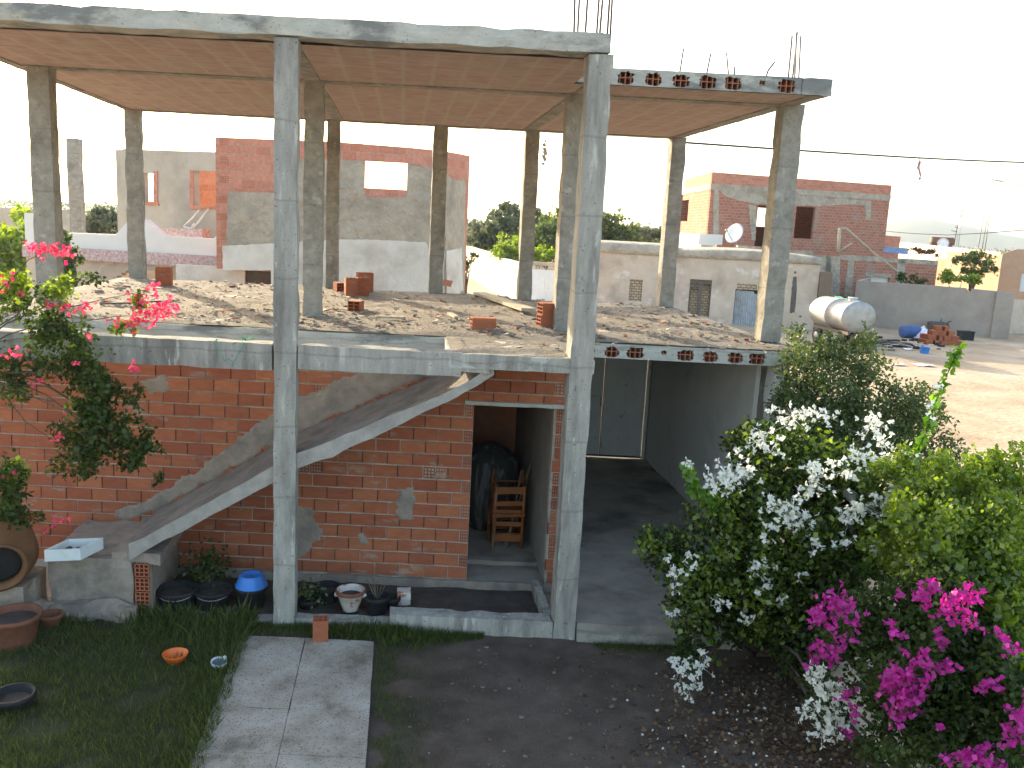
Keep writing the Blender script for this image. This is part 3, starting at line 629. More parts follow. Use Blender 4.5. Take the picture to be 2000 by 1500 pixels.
hollow_brick('hollow_brick','upright brick at the back right of the small group by the rear column',dk(712,570),.3,(.33,.26,.18),stand=1,tint=.6)
hollow_brick('hollow_brick','hollow brick lying at the foot of the rear column with its grid end showing',dk(663,570),1.9,(.26,.16,.16),tint=.2)
hollow_brick('broken_brick','broken hollow brick lying on the rubble with holes facing forward',dk(695,607),1.35,(.22,.14,.17),tint=.45,group='loose bricks on the upper floor')
hollow_brick('hollow_brick','pale orange brick lying alone near the landing edge',dk(943,645),.06,(.29,.155,.19),tint=.75)
bl=dk(1070,637); hollow_brick('hollow_brick','lower brick of the two stacked beside the inner column',bl,.12,(.26,.15,.2),stand=0,tint=.5)
hollow_brick('hollow_brick','upper brick of the two stacked beside the inner column',(bl[0]+.01,bl[1]+.01,bl[2]+.152),.2,(.26,.15,.2),tint=.6)
b=MB(); p,q=Vector(dk(936,577)),Vector(dk(1032,614)); d=(q-p); n=Vector((-d.y,d.x,0)).normalized(); mid=(p+q)/2; mid.z=3.055
b.obox(mid,d/2+Vector((0,0,.012)),n*.11,Vector((0,0,.022))); tag(b.build('plank',M['wood']),'pale weathered plank lying slanted across the upper floor','plank')
for k,(a,c,lab) in enumerate((((735,624),(792,626),'thin pale stick of wood lying on the rubble in the middle of the floor'),((878,617),(892,625),'short pale wood offcut lying on the rubble left of the lone brick'),((563,388+232),(563,620),None))):
    if lab is None: continue
    p,q=Vector(dk(*a)),Vector(dk(*c)); b=MB(); dd=(q-p); nn=Vector((-dd.y,dd.x,0)).normalized()
    b.obox((p+q)/2+Vector((0,0,.035)),dd/2,nn*.035,(0,0,.014)); tag(b.build('wood_offcut',M['wood']),lab,'wood','wood offcuts on the upper floor')
b=MB(); b.tube([Vector(dk(195,598,.03)),Vector(dk(260,596,.03)),Vector(dk(350,590,.03))],.012,6); tag(b.build('steel_rod',M['rebar']),'thin dark rod lying on the left part of the upper floor','rod')
# rubble chips (nobody could count them)
b=MB(); rr=random.Random(8)
for k in range(3600):
    u=rr.uniform(-4.8,4.7); v=10.0+5.7*rr.random()
    if u>1.95 and v<10.5: continue
    if rr.random()<.25: v=9.95+rr.random()*1.6
    if 0.6<u<1.8 and rr.random()<.08: v=rr.uniform(8.75,9.9)
    if mnoise.noise(Vector((u*.9,v*.9,2)))<-.12 and rr.random()<.7: continue
    if -1.0<u<.9 and rr.random()<.3: v=10.0+rr.random()*2
    s=.006+.022*rr.random()**3; c=W((u,v,(2.999 if u<1.93 else 2.962)+.028*(mnoise.noise(Vector((u,v,0))*1.3)+.6)))
    a=rr.uniform(0,6.28); fl=rr.uniform(.25,.9); t=rr.random()
    if rr.random()<.025: s*=2.0; fl=.25
    ax=Vector((math.cos(a),math.sin(a),rr.uniform(-.3,.3)))*s*rr.uniform(.8,2); ay=Vector((-math.sin(a),math.cos(a),rr.uniform(-.2,.3)))*s
    P=[c+ax*rr.uniform(.7,1.2)*i+ay*rr.uniform(.7,1.2)*j for i,j in((-1,-1),(1,-1),(1,1),(-1,1))]; Q=[x+Vector((0,0,s*fl*rr.uniform(.6,1.3))) for x in P]
    m=1 if rr.random()<.12 else 0
    b.poly(P+Q,[(0,1,5,4),(1,2,6,5),(2,3,7,6),(3,0,4,7),(4,5,6,7)],m,t)
tag(b.build('rubble',[M['chips'],M['brick']],None,origin=W((0,12,2.98))),'scattered rubble and brick chips covering the upper floor','rubble',kind='stuff')
# green twine knotted round the beam
b=MB()
f0=lambda px,py: W(Vector((bp(px,py,8.63).x,8.63,bp(px,py,8.63).z)))
b.tube([f0(420,668),f0(424,662)],.008,5); b.tube([f0(420,668),f0(430,690),f0(438,705),f0(448,700)],.0035,4); b.tube([f0(474,664),f0(466,690),f0(456,708)],.0035,4)
for k in range(16):
    p=f0(478,664); b.tube([p,p+Vector((rr.uniform(-.09,.1),rr.uniform(-.06,.06),rr.uniform(-.01,.06)))],.0028,3)
for k in range(6):
    p=f0(456,706); b.tube([p,p+Vector((rr.uniform(-.02,.02),-.01,-rr.uniform(.02,.06)))],.003,3)
M['twine']=mat('green_twine',(.06,.34,.22),(.12,.48,.33),9,.8,0)
tag(b.build('twine',M['twine']),'green frayed twine tied around the front beam','twine')

# ------------------------------------------------------------------ things in the yard
def gz(px,py,z=0.0): p=on_z(px,py,z); return Vector((p.x,p.y,z))
# white polystyrene box on the ramp foot
c=on_z(146,1084,.70); t=thing('foam_box','white open foam box of scraps on the foot of the ramp','box',c)
b=MB(); ax=Vector((.165,.02,0)); ay=Vector((.06,.16,0)); z=Vector((0,0,1)); c=Vector(c)
b.obox(c+z*.012,ax,ay,z*.012)
for s_ in (-1,1): b.obox(c+z*.072+ax*s_*.94,ax*.06,ay*1.0,z*.05); b.obox(c+z*.0715+ay*s_*.94,ax*.88,ay*.06,z*.0495)
b.build('tray',M['whiteplastic'],t)
b=MB()
for k in range(22): b.lathe(c+ax*rr.uniform(-.8,.8)+ay*rr.uniform(-.8,.8)+z*.04,[(.002,-.02),(.03,0),(.002,.02)],7)
b.build('scraps',M['terracotta'],t)
def pot(name,label,c,r0,r1,h,m,group=None,rim=.015,soil=True,soilm='bed',cat='pot'):
    t=thing(name,label,cat,c,group); b=MB()
    b.lathe(c,[(.01,.0),(r0,.0),(r0*1.01,.01),(r1*.98,h-.05),(r1+rim*.3,h-.045),(r1+rim,h-.04),(r1+rim,h),(r1-.006,h),(r1-.012,h-.07),(r1*.5,h-.075),(.01,h-.07)],26)
    b.build('body',M[m],t)
    if soil:
        b=MB(); b.lathe(c,[(.001,h-.055),(r1*.6,h-.06),(r1-.02,h-.067)],20); b.build('soil',M[soilm],t)
    return t
GP='plant tubs along the ramp and bed'
for px,py,r,h,lab in ((338,1205,.20,.24,'wide black rubber tub of soil closest to the ramp foot'),(410,1203,.19,.23,'wide black rubber tub between the ramp foot tub and blue basin')):
    c=gz(px,py,0); c.y+=.2; c.z=0
    t=pot('rubber_tub',lab,c,r*.9,r,h,'black',GP)
    b=MB(); b.tube([c+Vector((r*math.cos(a),-r*math.sin(a)*.9-.01,h-.02-.05*math.sin(a))) for a in np.linspace(.5,2.6,9)],.006,5); b.build('handle',M['steel'],t)
c=gz(487,1200,0); c.y+=.15; c.z=0
pot('bucket','tall black bucket standing under the upturned blue basin',c,.13,.155,.27,'black',GP,soil=False)
b=MB(); b.lathe(c+Vector((0,0,.262)),[(.165,.0),(.172,.004),(.172,.02),(.160,.03),(.128,.125),(.122,.135),(.10,.137),(.09,.125),(.01,.122)],30)
tag(b.build('basin',M['blue'],None,origin=c+Vector((0,0,.262))),'bright blue plastic basin turned upside down on a black bucket','basin')
c=gz(683,1210,0); c.y+=.12; c.z=.06
t=pot('flower_pot','flaking white and red clay pot with small handles on the kerb',c,.085,.145,.235,'flakedwhite',GP)
for a in (-.25,math.pi-.1):
    b=MB(); b.lathe(c+Vector((math.cos(a)*.15,-.03+math.sin(a)*.1,.185)),[(.003,-.02),(.026,-.01),(.026,.01),(.003,.02)],10,axis=(0,1,0)); b.build('handle',M['flakedwhite'],t)
b=MB(); b.lathe(c,[(.150,.19),(.163,.20),(.163,.238),(.15,.24)],26); b.build('rim',M['terracotta'],t)
c=gz(735,1211,0); c.y+=.1; c.z=.05; t=pot('flower_pot','black plastic pot with dry stems beside the flaking white pot',c,.10,.125,.19,'black',GP)
b=MB()
for k in range(9):
    a=rr.uniform(0,6.3); b.tube([c+Vector((0,0,.13)),c+Vector((math.cos(a)*.05,math.sin(a)*.05,.22)),c+Vector((math.cos(a)*.12,math.sin(a)*.1,.3+rr.random()*.12))],.003,4)
b.build('stem',M['stick'],t)
c=gz(788,1196,0); c.y+=.1; c.z=.07
b=MB(); b.rbox(c.x-.075,c.x+.075,c.y-.07,c.y+.07,c.z,c.z+.15,.04,.008,9); tag(b.build('tin_can',M['flakedwhite']),'square rusty white tin standing on the bed kerb','tin',GP)
c=gz(765,1200,0); c.y+=.06;c.z=.06; t=pot('flower_pot','small dark pot of brown dead leaves beside the square tin',c,.06,.08,.12,'black',GP)
c=gz(635,1195,0); c.y+=.2; c.z=0.02; t=pot('flower_pot','black pot hidden behind the upright brick in the grass',c,.11,.135,.2,'black',GP)
c=gz(600,1200,0); c.y+=.1; c.z=0.02; tp=pot('flower_pot','dark pot with a leafy green sprig at the front column foot',c,.08,.1,.12,'black',GP); SPRIG=(c.copy(),tp)
hollow_brick('hollow_brick','orange brick with a grey cement top standing in the grass before the path',gz(626,1256),.05,(.27,.15,.14),stand=1,group='bricks in the yard',tint=.55)
c=gz(343,1300,.0); t=thing('plastic_bowl','glossy orange plastic bowl lying in the grass','bowl',c); c.z=.05
b=MB(); b.lathe(c,[(.075,.0),(.085,.004),(.115,.07),(.118,.078),(.112,.078),(.10,.05),(.075,.012),(.01,.01)],28); b.build('body',M['orange'],t)
b=MB(); b.lathe(c,[(.078,-.045),(.062,-.02),(.06,.002)],24); b.build('foot',M['orange'],t)
c=gz(427,1301,.03); t=thing('dish','small white dish of water with a pointed lip in the grass','dish',c); b=MB()
b.lathe(c,[(.05,.0),(.068,.01),(.075,.055),(.068,.058),(.06,.02),(.01,.015)],24,axis=(.1,-.15,1)); b.obox(c+Vector((.04,.06,.055)),(.012,.012,0),(-.01,.01,0),(0,0,.012)); b.build('body',M['whiteplastic'],t)
b=MB(); b.lathe(c,[(.001,.04),(.064,.041)],20,axis=(.1,-.15,1)); b.build('water',M['water'],t)
# big clay jar lying on its side, and pots at the left edge
c=W((-3.98,8.55,.74)); t=thing('clay_jar','big round clay jar tipped on its side at the left end','jar',(c.x,c.y,.2))
ax=Vector((.35,-.85,-.12)).normalized(); b=MB(); b.lathe(c,[(.05,-.42),(.22,-.36),(.34,-.15),(.36,.05),(.31,.2),(.24,.28),(.235,.33),(.26,.36),(.225,.36),(.2,.3),(.24,.18),(.22,-.2),(.01,-.3)],32,axis=ax); b.build('body',M['jar'],t)
b=MB(); b.lathe(c,[(.001,.22),(.1,.235),(.205,.22)],20,axis=ax); b.build('mouth_dark',M['black'],t)  # black disc across the mouth, painted in for the shade inside the jar
c2=W((-3.82,8.5,0)); b=MB(); b.rbox(c2.x-.45,c2.x+.15,c2.y-.15,c2.y+.4,-.02,.44,.1,.03,4); tag(b.build('stone_block',M['smear']),'rough cement block carrying the tipped clay jar','block')
c=W((-3.62,8.0,0)); pot('flower_pot','large dark terracotta pot on the grass in front of the ramp foot',Vector((c.x,c.y,0)),.17,.235,.34,'terracotta',GP)
c=gz(95,1232,0); pot('flower_pot','small terracotta pot against the cement of the ramp foot',Vector((c.x,c.y+.08,0)),.07,.095,.15,'terracotta',GP)
c=gz(28,1385,0); pot('flower_pot','low black pot in the grass at the far left',Vector((c.x,c.y,0)),.13,.16,.15,'black',GP)

# chairs, poles and bale in the store room
def chair(loc,rz,label):
    t=thing('wooden_chair',label,'chair',loc,'chairs stacked in the store room'); L=Vector(loc); c_,s_=math.cos(rz),math.sin(rz)
    def X(x,y,z): return L+Vector((x*c_-y*s_,x*s_+y*c_,z))
    for sx in (-1,1):
        b=MB(); b.tube([X(sx*.19,-.17,0),X(sx*.19,-.17,.45)],.021,6); b.build('leg',M['chairwood'],t)
        b=MB(); b.tube([X(sx*.19,.17,0),X(sx*.19,.17,.45),X(sx*.18,.24,.86)],.021,6); b.build('leg',M['chairwood'],t)
        b=MB(); b.tube([X(sx*.19,-.17,.2),X(sx*.19,.17,.2)],.013,6); b.build('stretcher',M['chairwood'],t)
    for z,y,h in ((.62,.2,.03),(.80,.225,.045)):
        b=MB(); b.obox(X(0,y,z),Vector((c_,s_,0))*.18,Vector((-s_,c_,0))*.012,(0,0,h)); b.build('back_slat',M['chairwood'],t)
    for y,z in ((-.17,.16),(-.17,.28),(.17,.2)):
        b=MB(); b.tube([X(-.19,y,z),X(.19,y,z)],.014,6); b.build('stretcher',M['chairwood'],t)
    b=MB(); b.obox(X(0,0,.455),Vector((c_,s_,0))*.215,Vector((-s_,c_,0))*.20,(0,0,.02)); b.build('seat',M['chairwood'],t)
    return t
cc=W((1.44,11.02,.15)); chair(tuple(cc),math.pi+.06,'lower varnished wooden chair of the pair in the doorway')
# second chair upside down on the first
t2=chair((cc.x,cc.y,.15),.1,'upturned wooden chair resting on the seat of the other')
t2.location=(cc.x+.02,cc.y+.05,1.10); t2.rotation_euler=(math.pi,0,.05)
for k,(a,c,r) in enumerate((((985,1068,10.95),(1038,902,11.25),.022),((990,1060,10.9),(1018,920,11.2),.018),((962,1062,10.75),(972,945,11.0),.014))):
    p,q=wp(*a),wp(*c); p.z=.15; b=MB(); b.tube([p,(p+q)/2+Vector((.01,0,.01)),q],[r,r*.95,r*.8],7)
    tag(b.build('wooden_pole',M['stick']),('thick pale pole leaning diagonally over the chairs','second pole leaning behind the thick pale one','thin dark pole leaning left of the chairs')[k],'pole','poles leaning in the store room')
c=W((1.30,11.75,.15)); b=MB(); 
prof=[(.02,0),(.30,.02),(.40,.25),(.42,.6),(.36,.95),(.2,1.12),(.02,1.16)]; b.lathe(c,prof,26)
b.v=[tuple(Vector(p)+mnoise.noise_vector(Vector(p)*4)*.06) for p in b.v]; tag(b.build('cloth_bale',M['bale']),'large dark striped cloth bale at the back of the store room','bale')
# ------------------------------------------------------------------ foliage
def unit(a): return a/np.maximum(np.linalg.norm(a,axis=1,keepdims=True),1e-9)
def leafmesh(name,P,size,m,parent=None,width=.36,tint=None,dirs=None,droop=.25,origin=None,per=1):
    P=np.asarray(P,float); n=len(P)
    d=rng.normal(size=(n,3)) if dirs is None else dirs; d[:,2]-=droop; d=unit(d)
    s=unit(np.cross(d,rng.normal(size=(n,3)))); up=np.cross(s,d)
    L=np.asarray(size).reshape(-1,1)*np.ones((n,1)); w=L*width*rng.uniform(.8,1.2,(n,1)); f=L*rng.uniform(-.05,.16,(n,1))
    V=np.empty((n,4,3)); V[:,0]=P; V[:,1]=P+d*L*.45+s*w+up*f; V[:,2]=P+d*L; V[:,3]=P+d*L*.45-s*w+up*f
    if parent is not None:
        o=np.array(parent.location); par=parent.parent
        while par is not None: o=o+np.array(par.location); par=par.parent
    else: o=np.array(origin if origin is not None else (P[:,0].mean(),P[:,1].mean(),P[:,2].min()))
    V=(V-o).reshape(-1,3)
    me=bpy.data.meshes.new(name); me.vertices.add(4*n); me.vertices.foreach_set('co',V.ravel()); me.loops.add(4*n); me.loops.foreach_set('vertex_index',np.arange(4*n,dtype=np.int32))
    me.polygons.add(n); me.polygons.foreach_set('loop_start',np.arange(0,4*n,4,dtype=np.int32)); me.polygons.foreach_set('loop_total',np.full(n,4,dtype=np.int32))
    t=rng.random(n) if tint is None else tint
    me.materials.append(M[m] if isinstance(m,str) else m); me.update(calc_edges=True)
    a=me.attributes.new('tint','FLOAT','POINT'); a.data.foreach_set('value',np.repeat(t,4))
    ob=bpy.data.objects.new(name,me); COL.objects.link(ob)
    if parent is not None: ob.parent=parent
    else: ob.location=o
    return ob
def blob_pts(blobs,n,hollow=.0):
    w=np.array([b[2]*b[3]*(b[6] if len(b)>6 else 1) for b in blobs],float); w/=w.sum(); out=[]
    for b,k in zip(blobs,(w*n).astype(int)+1):
        x=rng.normal(size=(k,3)); x/=np.linalg.norm(x,axis=1,keepdims=True); x*=(rng.random((k,1))**.45)*rng.choice([1,1,1,1.18],size=(k,1))
        for q in x: out.append(wp(b[0]+q[0]*b[2],b[1]+q[1]*b[3],b[4]+q[2]*b[5]))
    P=np.array(out)
    # thin by 3D noise so that gaps and clumps show
    keep=np.array([mnoise.noise(Vector(p)*4.2)+.6*mnoise.noise(Vector(p)*9)+.5*mnoise.noise(Vector(p)*1.9)>-.14+hollow for p in P]); return P[keep]
def branches(mb,root,targets,r0=.03,wob=.12):
    root=Vector(root)
    for t in targets:
        t=Vector(t); L=(t-root).length; pts=[]
        for k in range(7):
            f=k/6; p=root.lerp(t,f)+Vector((0,0,math.sin(f*math.pi)*L*.10))+mnoise.noise_vector(Vector((f*3,t.x*5,t.y*5)))*wob*math.sin(f*math.pi); pts.append(p)
        mb.tube(pts,[r0*(1-.8*k/6) for k in range(7)],6)
def blooms(name,clusters,per,size,m,parent,dv=.12,fwd=0):                 # papery three-bract flowers in panicles
    for c in clusters:
        c=tuple(c[:4])+(c[4]-fwd,)+tuple(c[5:])
        P=[];D=[];C0=np.array(wp(*c[:2],c[4]+.05))
        px,py,rx,ry,v=c[:5]; k=int(per*rx*ry/400*(c[5] if len(c)>5 else 1))+3
        for _ in range(k):
            a=np.clip(rng.normal(size=2)*.72,-1.7,1.7); p=np.array(wp(px+a[0]*rx,py+a[1]*ry,v-abs(rng.normal())*dv*.5+rng.normal()*dv*.4))
            ax=unit(rng.normal(size=(1,3))+np.array([[-.1,-.9,.35]]))[0]; u=unit(np.cross(ax,rng.normal(size=3)).reshape(1,3))[0]; w=np.cross(ax,u); r=rng.random()*6.28
            for j in range(3):
                th=r+j*2.094; d=u*math.cos(th)+w*math.sin(th)+ax*.55; P.append(p); D.append(d)
        U=np.unique(np.round(np.array(P),5),axis=0); S=size*rng.uniform(.7,1.15,len(P)); nb=len(P)
        P=np.vstack([np.array(P),np.repeat(C0[None],len(U),0)]); D=np.vstack([unit(np.array(D)),unit(U-C0)]); S=np.concatenate([S,np.linalg.norm(U-C0,axis=1)*1.02+.002])
        wd=np.concatenate([np.full(nb,.46),.002/np.maximum(S[nb:],.01)])[:,None]
        leafmesh(name,P,S,m,parent,wd,None,D,0)
def shoot(mbx,pts,v,n,size,name,parent,m='leaf_shoot'):              # long whip with a row of bright leaves
    Q=[wp(px,py,vv) for (px,py),vv in zip(pts,v)]; cur=[]
    for i in range(len(Q)-1):
        for k in range(6): cur.append(Q[i].lerp(Q[i+1],k/6))
    cur.append(Q[-1]); mbx.tube(cur,[.008*(1-.7*i/len(cur)) for i in range(len(cur))],5)
    P=np.array([cur[rng.integers(len(cur))]+Vector(rng.normal(size=3))*.012 for _ in range(n)])
    return P,size

# --- white bougainvillea over the garden wall
t=thing('bougainvillea','large white flowering bougainvillea sprawling from the garage bay to the garden wall','bougainvillea',W((3.7,8.3,0)))
WB=[(1480,870,75,50,8.9,.4,.8),(1560,910,120,80,8.7,.6),(1650,950,110,80,8.4,.5),(1500,1000,100,80,8.3,.5),(1415,1000,80,60,8.3,.4,.7),(1600,1070,140,85,8.1,.6),(1480,1110,120,75,8.1,.5),(1400,1130,85,70,8.1,.4,.8),(1325,1085,60,60,8.1,.3,.7),(1268,1062,26,40,8.1,.25,.8),(1350,1190,55,50,8.1,.35,.7),(1520,1190,110,75,8,.5),(1625,1180,85,75,7.8,.5),(1700,1000,80,80,8.1,.5),(1345,1270,30,50,7.9,.2,.6),(1600,1340,35,70,6.9,.25,.6),(1440,1230,70,40,8.1,.3,.5),(1570,1270,70,60,7.8,.4,.6),(1700,1080,70,60,7.9,.4),(1690,1130,70,50,7.7,.4),(1650,1010,90,60,8.3,.3)]
P=blob_pts(WB,62000,.05); leafmesh('foliage',P,rng.uniform(.034,.068,len(P)),'leaf_dark',t)
b=MB(); root=W((3.75,8.5,0)); branches(b,root,[wp(px,py,v) for px,py,_,_,v,*_ in WB],.035); branches(b,root,[wp(1260,1050,8.1),wp(1255,1100,8.1),wp(1600,1400,6.9)],.02)
SH=[]
for pts,v,n in (([(1480,1110),(1450,1045),(1405,990),(1360,950),(1338,905)],[8.2,8.1,8,7.9,7.8],150),([(1395,1000),(1352,955),(1345,920)],[8,7.9,7.8],50),([(1770,930),(1800,865),(1830,780),(1858,712),(1872,680)],[8.3,8.1,8,8,8],150),([(1400,1290),(1375,1180),(1390,1090),(1430,1030)],[7.9,8.0,8.1,8.1],110),([(1640,1180),(1655,1130),(1700,1095)],[7.6,7.6,7.6],70)):
    q,_=shoot(b,pts,v,n,.07,'',t); SH.append(q)
b.build('branch',M['bark'],t); SH=np.vstack(SH); leafmesh('shoot_leaves',SH,rng.uniform(.06,.10,len(SH)),'leaf_shoot',t,.42)
CW=[(1545,812,42,16,8.4),(1500,845,28,18,8.5,.6),(1478,862,22,18,8.5,.6),(1505,885,20,18,8.4,.5),(1618,815,22,16,8.3,.6),(1590,805,12,10,8.4,.6),(1700,828,26,18,8.2),(1720,862,16,24,8.2),(1425,930,38,22,8,1.2),(1400,955,18,14,8,.7),(1465,915,16,14,8.1,.6),(1590,932,28,20,8),(1575,955,18,16,8,.8),(1625,915,14,12,8,.6),(1690,895,30,20,8.1),(1660,925,28,18,8,.8),(1730,975,28,16,7.9),(1690,990,36,18,7.9,1.1),(1660,1015,16,24,7.9),(1548,1000,30,28,7.9,1.1),(1510,985,22,18,7.9,.7),(1500,1030,16,14,7.9,.6),(1575,1015,14,18,7.9,.7),(1590,1062,16,14,7.8,.8),(1482,1110,20,16,7.9,.9),(1495,1145,18,16,7.9,.9),(1320,1135,12,22,7.9,.9),(1345,1110,10,8,7.9,.7),(1405,1180,18,10,7.8,.8),(1322,1195,12,12,7.9,.7),(1455,1215,14,9,7.8,.6),(1330,1305,12,30,7.7,1.1),(1370,1300,12,32,7.7,1.1),(1345,1345,16,14,7.7,.9),(1592,1325,20,18,6.7,1.2),(1625,1345,18,20,6.7),(1592,1385,18,24,6.7),(1632,1400,20,30,6.7,1.1),(1605,1430,22,16,6.7),(1505,1060,10,8,7.9,.5),(1350,1085,8,6,8,.5),(1820,795,8,20,7.9,.35),(1835,760,8,8,7.9,.4),(1345,905,7,8,7.75,.4),(1300,1090,6,6,8,.5),(1660,1060,22,10,7.8,.5),(1710,1070,10,8,7.8,.6),(1560,1120,12,8,7.8,.4),(1440,880,14,8,8.4,.35),(1530,1170,8,6,7.8,.4),(1780,890,16,10,8.2,.5)]
blooms('flower_cluster',CW,18,.042,'bract_white',t,.12,.32)
P=blob_pts([(x[0],x[1],x[2],x[3],x[4]-.25,x[5]*.7)+tuple(x[6:]) for x in WB[:12]],7600,-.05); leafmesh('young_leaves',P,rng.uniform(.04,.075,len(P)),'leaf_bright',t)
# --- magenta bougainvillea
t=thing('bougainvillea','magenta flowering bougainvillea over the white garden wall at the lower right','bougainvillea',W((4.3,6.3,0)))
MBL=[(1850,1150,140,60,6.6,.5),(1720,1220,100,80,6.5,.4),(1850,1260,130,90,6.3,.5),(1950,1320,80,100,6.1,.5),(1720,1330,80,60,6.3,.35,.8),(1850,1400,110,60,6.1,.4,.6),(1960,1440,60,60,5.9,.4,.8),(1640,1260,45,70,6.7,.3,.6),(1900,1480,90,40,5.9,.4,.5),(1640,1370,40,50,6.4,.2,.4),(1950,1220,70,70,6.5,.4,.8),(1800,1340,120,80,6.0,.4),(1870,1330,120,110,6.4,.4),(1720,1450,60,40,6.2,.25,.35),(1960,1400,60,100,5.9,.3),(1800,1470,110,40,5.75,.2,.4),(1950,1470,80,50,5.7,.2,.9),(1900,1420,90,50,5.75,.2,.8),(1990,1400,40,90,5.7,.3,.8)]
P=blob_pts(MBL,56000,.0); leafmesh('foliage',P,rng.uniform(.03,.062,len(P)),'leaf_dark',t)
b=MB(); root=W((4.2,6.4,.0)); branches(b,root,[wp(px,py,v) for px,py,_,_,v,*_ in MBL],.03)
b.build('branch',M['bark'],t)
CM=[(1622,1188,24,24,6.4),(1605,1210,20,22,6.4),(1632,1165,12,22,6.4,.8),(1660,1180,8,8,6.4,.5),(1632,1262,22,22,6.4,.7),(1596,1285,20,22,6.4,.9),(1625,1290,10,18,6.4),(1672,1212,12,10,6.4,.5),(1660,1240,10,8,6.4,.5),(1818,1145,22,18,6.2),(1800,1165,16,14,6.2,.8),(1855,1195,22,26,6.2,1.1),(1880,1160,24,14,6.2),(1890,1175,14,22,6.2),(1895,1215,16,10,6.2),(1745,1234,16,10,6.2,.8),(1805,1187,14,8,6.2,.6),(1832,1245,16,14,6.2,.8),(1768,1320,34,24,6,1.4),(1740,1345,24,20,6,1.2),(1755,1385,22,20,6,1.2),(1790,1350,22,18,6,1),(1800,1275,12,14,6,.8),(1835,1298,22,16,6,.9),(1775,1290,14,10,6,.7),(1928,1338,24,16,5.9,.9),(1940,1236,10,8,5.9,.6),(1965,1250,12,10,5.9,.7),(1790,1372,14,12,6,.7),(1988,1390,18,22,5.7,1.2),(1985,1440,18,20,5.7,1.2),(1890,1485,34,16,5.7,1.2),(1930,1490,30,14,5.7),(1655,1355,20,20,6.3,.5),(1665,1400,12,20,6.3,.5),(1655,1425,10,14,6.3,.6),(1985,1265,12,12,5.9,.5),(1760,1165,10,8,6.3,.4),(1735,1215,8,6,6.3,.4),(1920,1465,14,14,5.8,.7),(1840,1430,10,12,5.9,.4)]
blooms('flower_cluster',CM,15,.043,'bract_magenta',t,.12,.38)
# --- sunlit shrub beyond the wall
t=thing('shrub','yellow green sunlit shrub beyond the garden wall at the right edge','shrub',W((5.6,6.9,0)))
SB=[(1900,950,100,50,7.3,.5),(1805,945,65,45,7.6,.4),(1960,1000,60,70,7,.5),(1850,1030,110,60,7,.5),(1950,1100,70,70,6.8,.5),(1780,1000,60,50,7.3,.4),(1730,915,40,22,7.8,.25,.7),(1850,1090,80,40,6.9,.4),(1985,930,30,30,7,.3),(1930,1160,80,60,6.8,.5),(1985,1190,40,80,6.6,.4),(1810,1100,80,50,7,.5,.8),(1720,1060,50,50,7.5,.4,.7),(1690,960,40,40,7.9,.3,.6),(1940,900,26,28,7.2,.2,.7),(1840,902,24,26,7.4,.2,.6),(1765,890,20,28,7.8,.2,.6),(1895,890,18,24,7.3,.2,.5),(1990,885,20,26,7,.2,.6)]
P=blob_pts(SB,40000,.0); leafmesh('foliage',P,rng.uniform(.03,.06,len(P)),'leaf_bright',t)
b=MB(); branches(b,W((5.6,7.0,0)),[wp(px,py,v) for px,py,_,_,v,*_ in SB],.03)
S2=[]
for pts,v,n in (([(1740,1010),(1790,1035),(1845,1075),(1900,1130),(1955,1195),(1992,1260)],[6.9,6.7,6.5,6.3,6.2,6.1],260),([(1960,1270),(1985,1285),(1999,1290)],[5.9,5.8,5.8],30)):
    q,_=shoot(b,pts,v,n,.08,'',t); S2.append(q+rng.normal(size=q.shape)*.02)
b.build('branch',M['bark'],t); S2=np.vstack(S2); leafmesh('shoot_leaves',S2,rng.uniform(.06,.10,len(S2)),'leaf_bright',t,.45)
# --- loose dark bush behind
t=thing('bush','tall loose dark green bush beside the right end of the slab','bush',W((5.2,9.9,0)))
DB=[(1570,715,55,50,10.0,.5,.8),(1685,715,60,55,10.3,.5,.8),(1600,790,90,65,9.9,.6),(1700,810,90,75,10,.6),(1785,800,65,55,10,.5,.7),(1640,880,110,65,9.6,.6),(1760,880,80,50,9.6,.5,.8),(1835,835,35,30,9.8,.3,.5),(1620,690,45,42,10.3,.3,.7),(1555,650,25,35,10.6,.3,.5),(1690,660,25,35,10.4,.3,.5),(1850,880,40,30,9.7,.3,.5),(1540,790,40,60,9.8,.4,.8)]
P=blob_pts(DB,34000,.03); leafmesh('foliage',P,rng.uniform(.035,.07,len(P)),'leaf_olive',t,.26)
b=MB(); branches(b,W((5.2,9.9,0)),[wp(px,py,v) for px,py,_,_,v,*_ in DB],.035); b.build('branch',M['bark'],t)
# --- pink bougainvillea at the left front
t=thing('bougainvillea','pink bougainvillea hanging over the left end of the house front','bougainvillea',W((-4.35,8.35,0)))
PB=[(55,600,70,45,8.3,.2,.5),(115,645,90,38,8.25,.2,.7),(30,720,55,70,8.3,.25,.6),(150,715,85,40,8.2,.2,.8),(205,770,75,55,8.1,.2,.9),(180,835,80,60,8.1,.2,.9),(250,855,50,45,8.1,.2),(150,905,55,35,8.1,.15,.6),(295,880,26,32,8.1,.15),(310,932,12,12,8.1,.1),(15,960,40,70,8.2,.2,.6),(30,1010,60,20,8.2,.15,.5),(255,900,30,20,8.1,.1),(175,545,30,12,8.2,.1,.4)]
P=blob_pts(PB,13000,.04); leafmesh('foliage',P,rng.uniform(.035,.065,len(P)),'leaf_dark',t)
b=MB(); branches(b,W((-4.35,8.35,0)),[W((-4.25,8.3,2.6))],.05,.05); branches(b,W((-4.25,8.3,2.6)),[wp(px,py,v) for px,py,_,_,v,*_ in PB]+[wp(290,615,8.0),wp(95,490,8.0),wp(275,570,8)],.010)
b.build('branch',M['bark'],t)
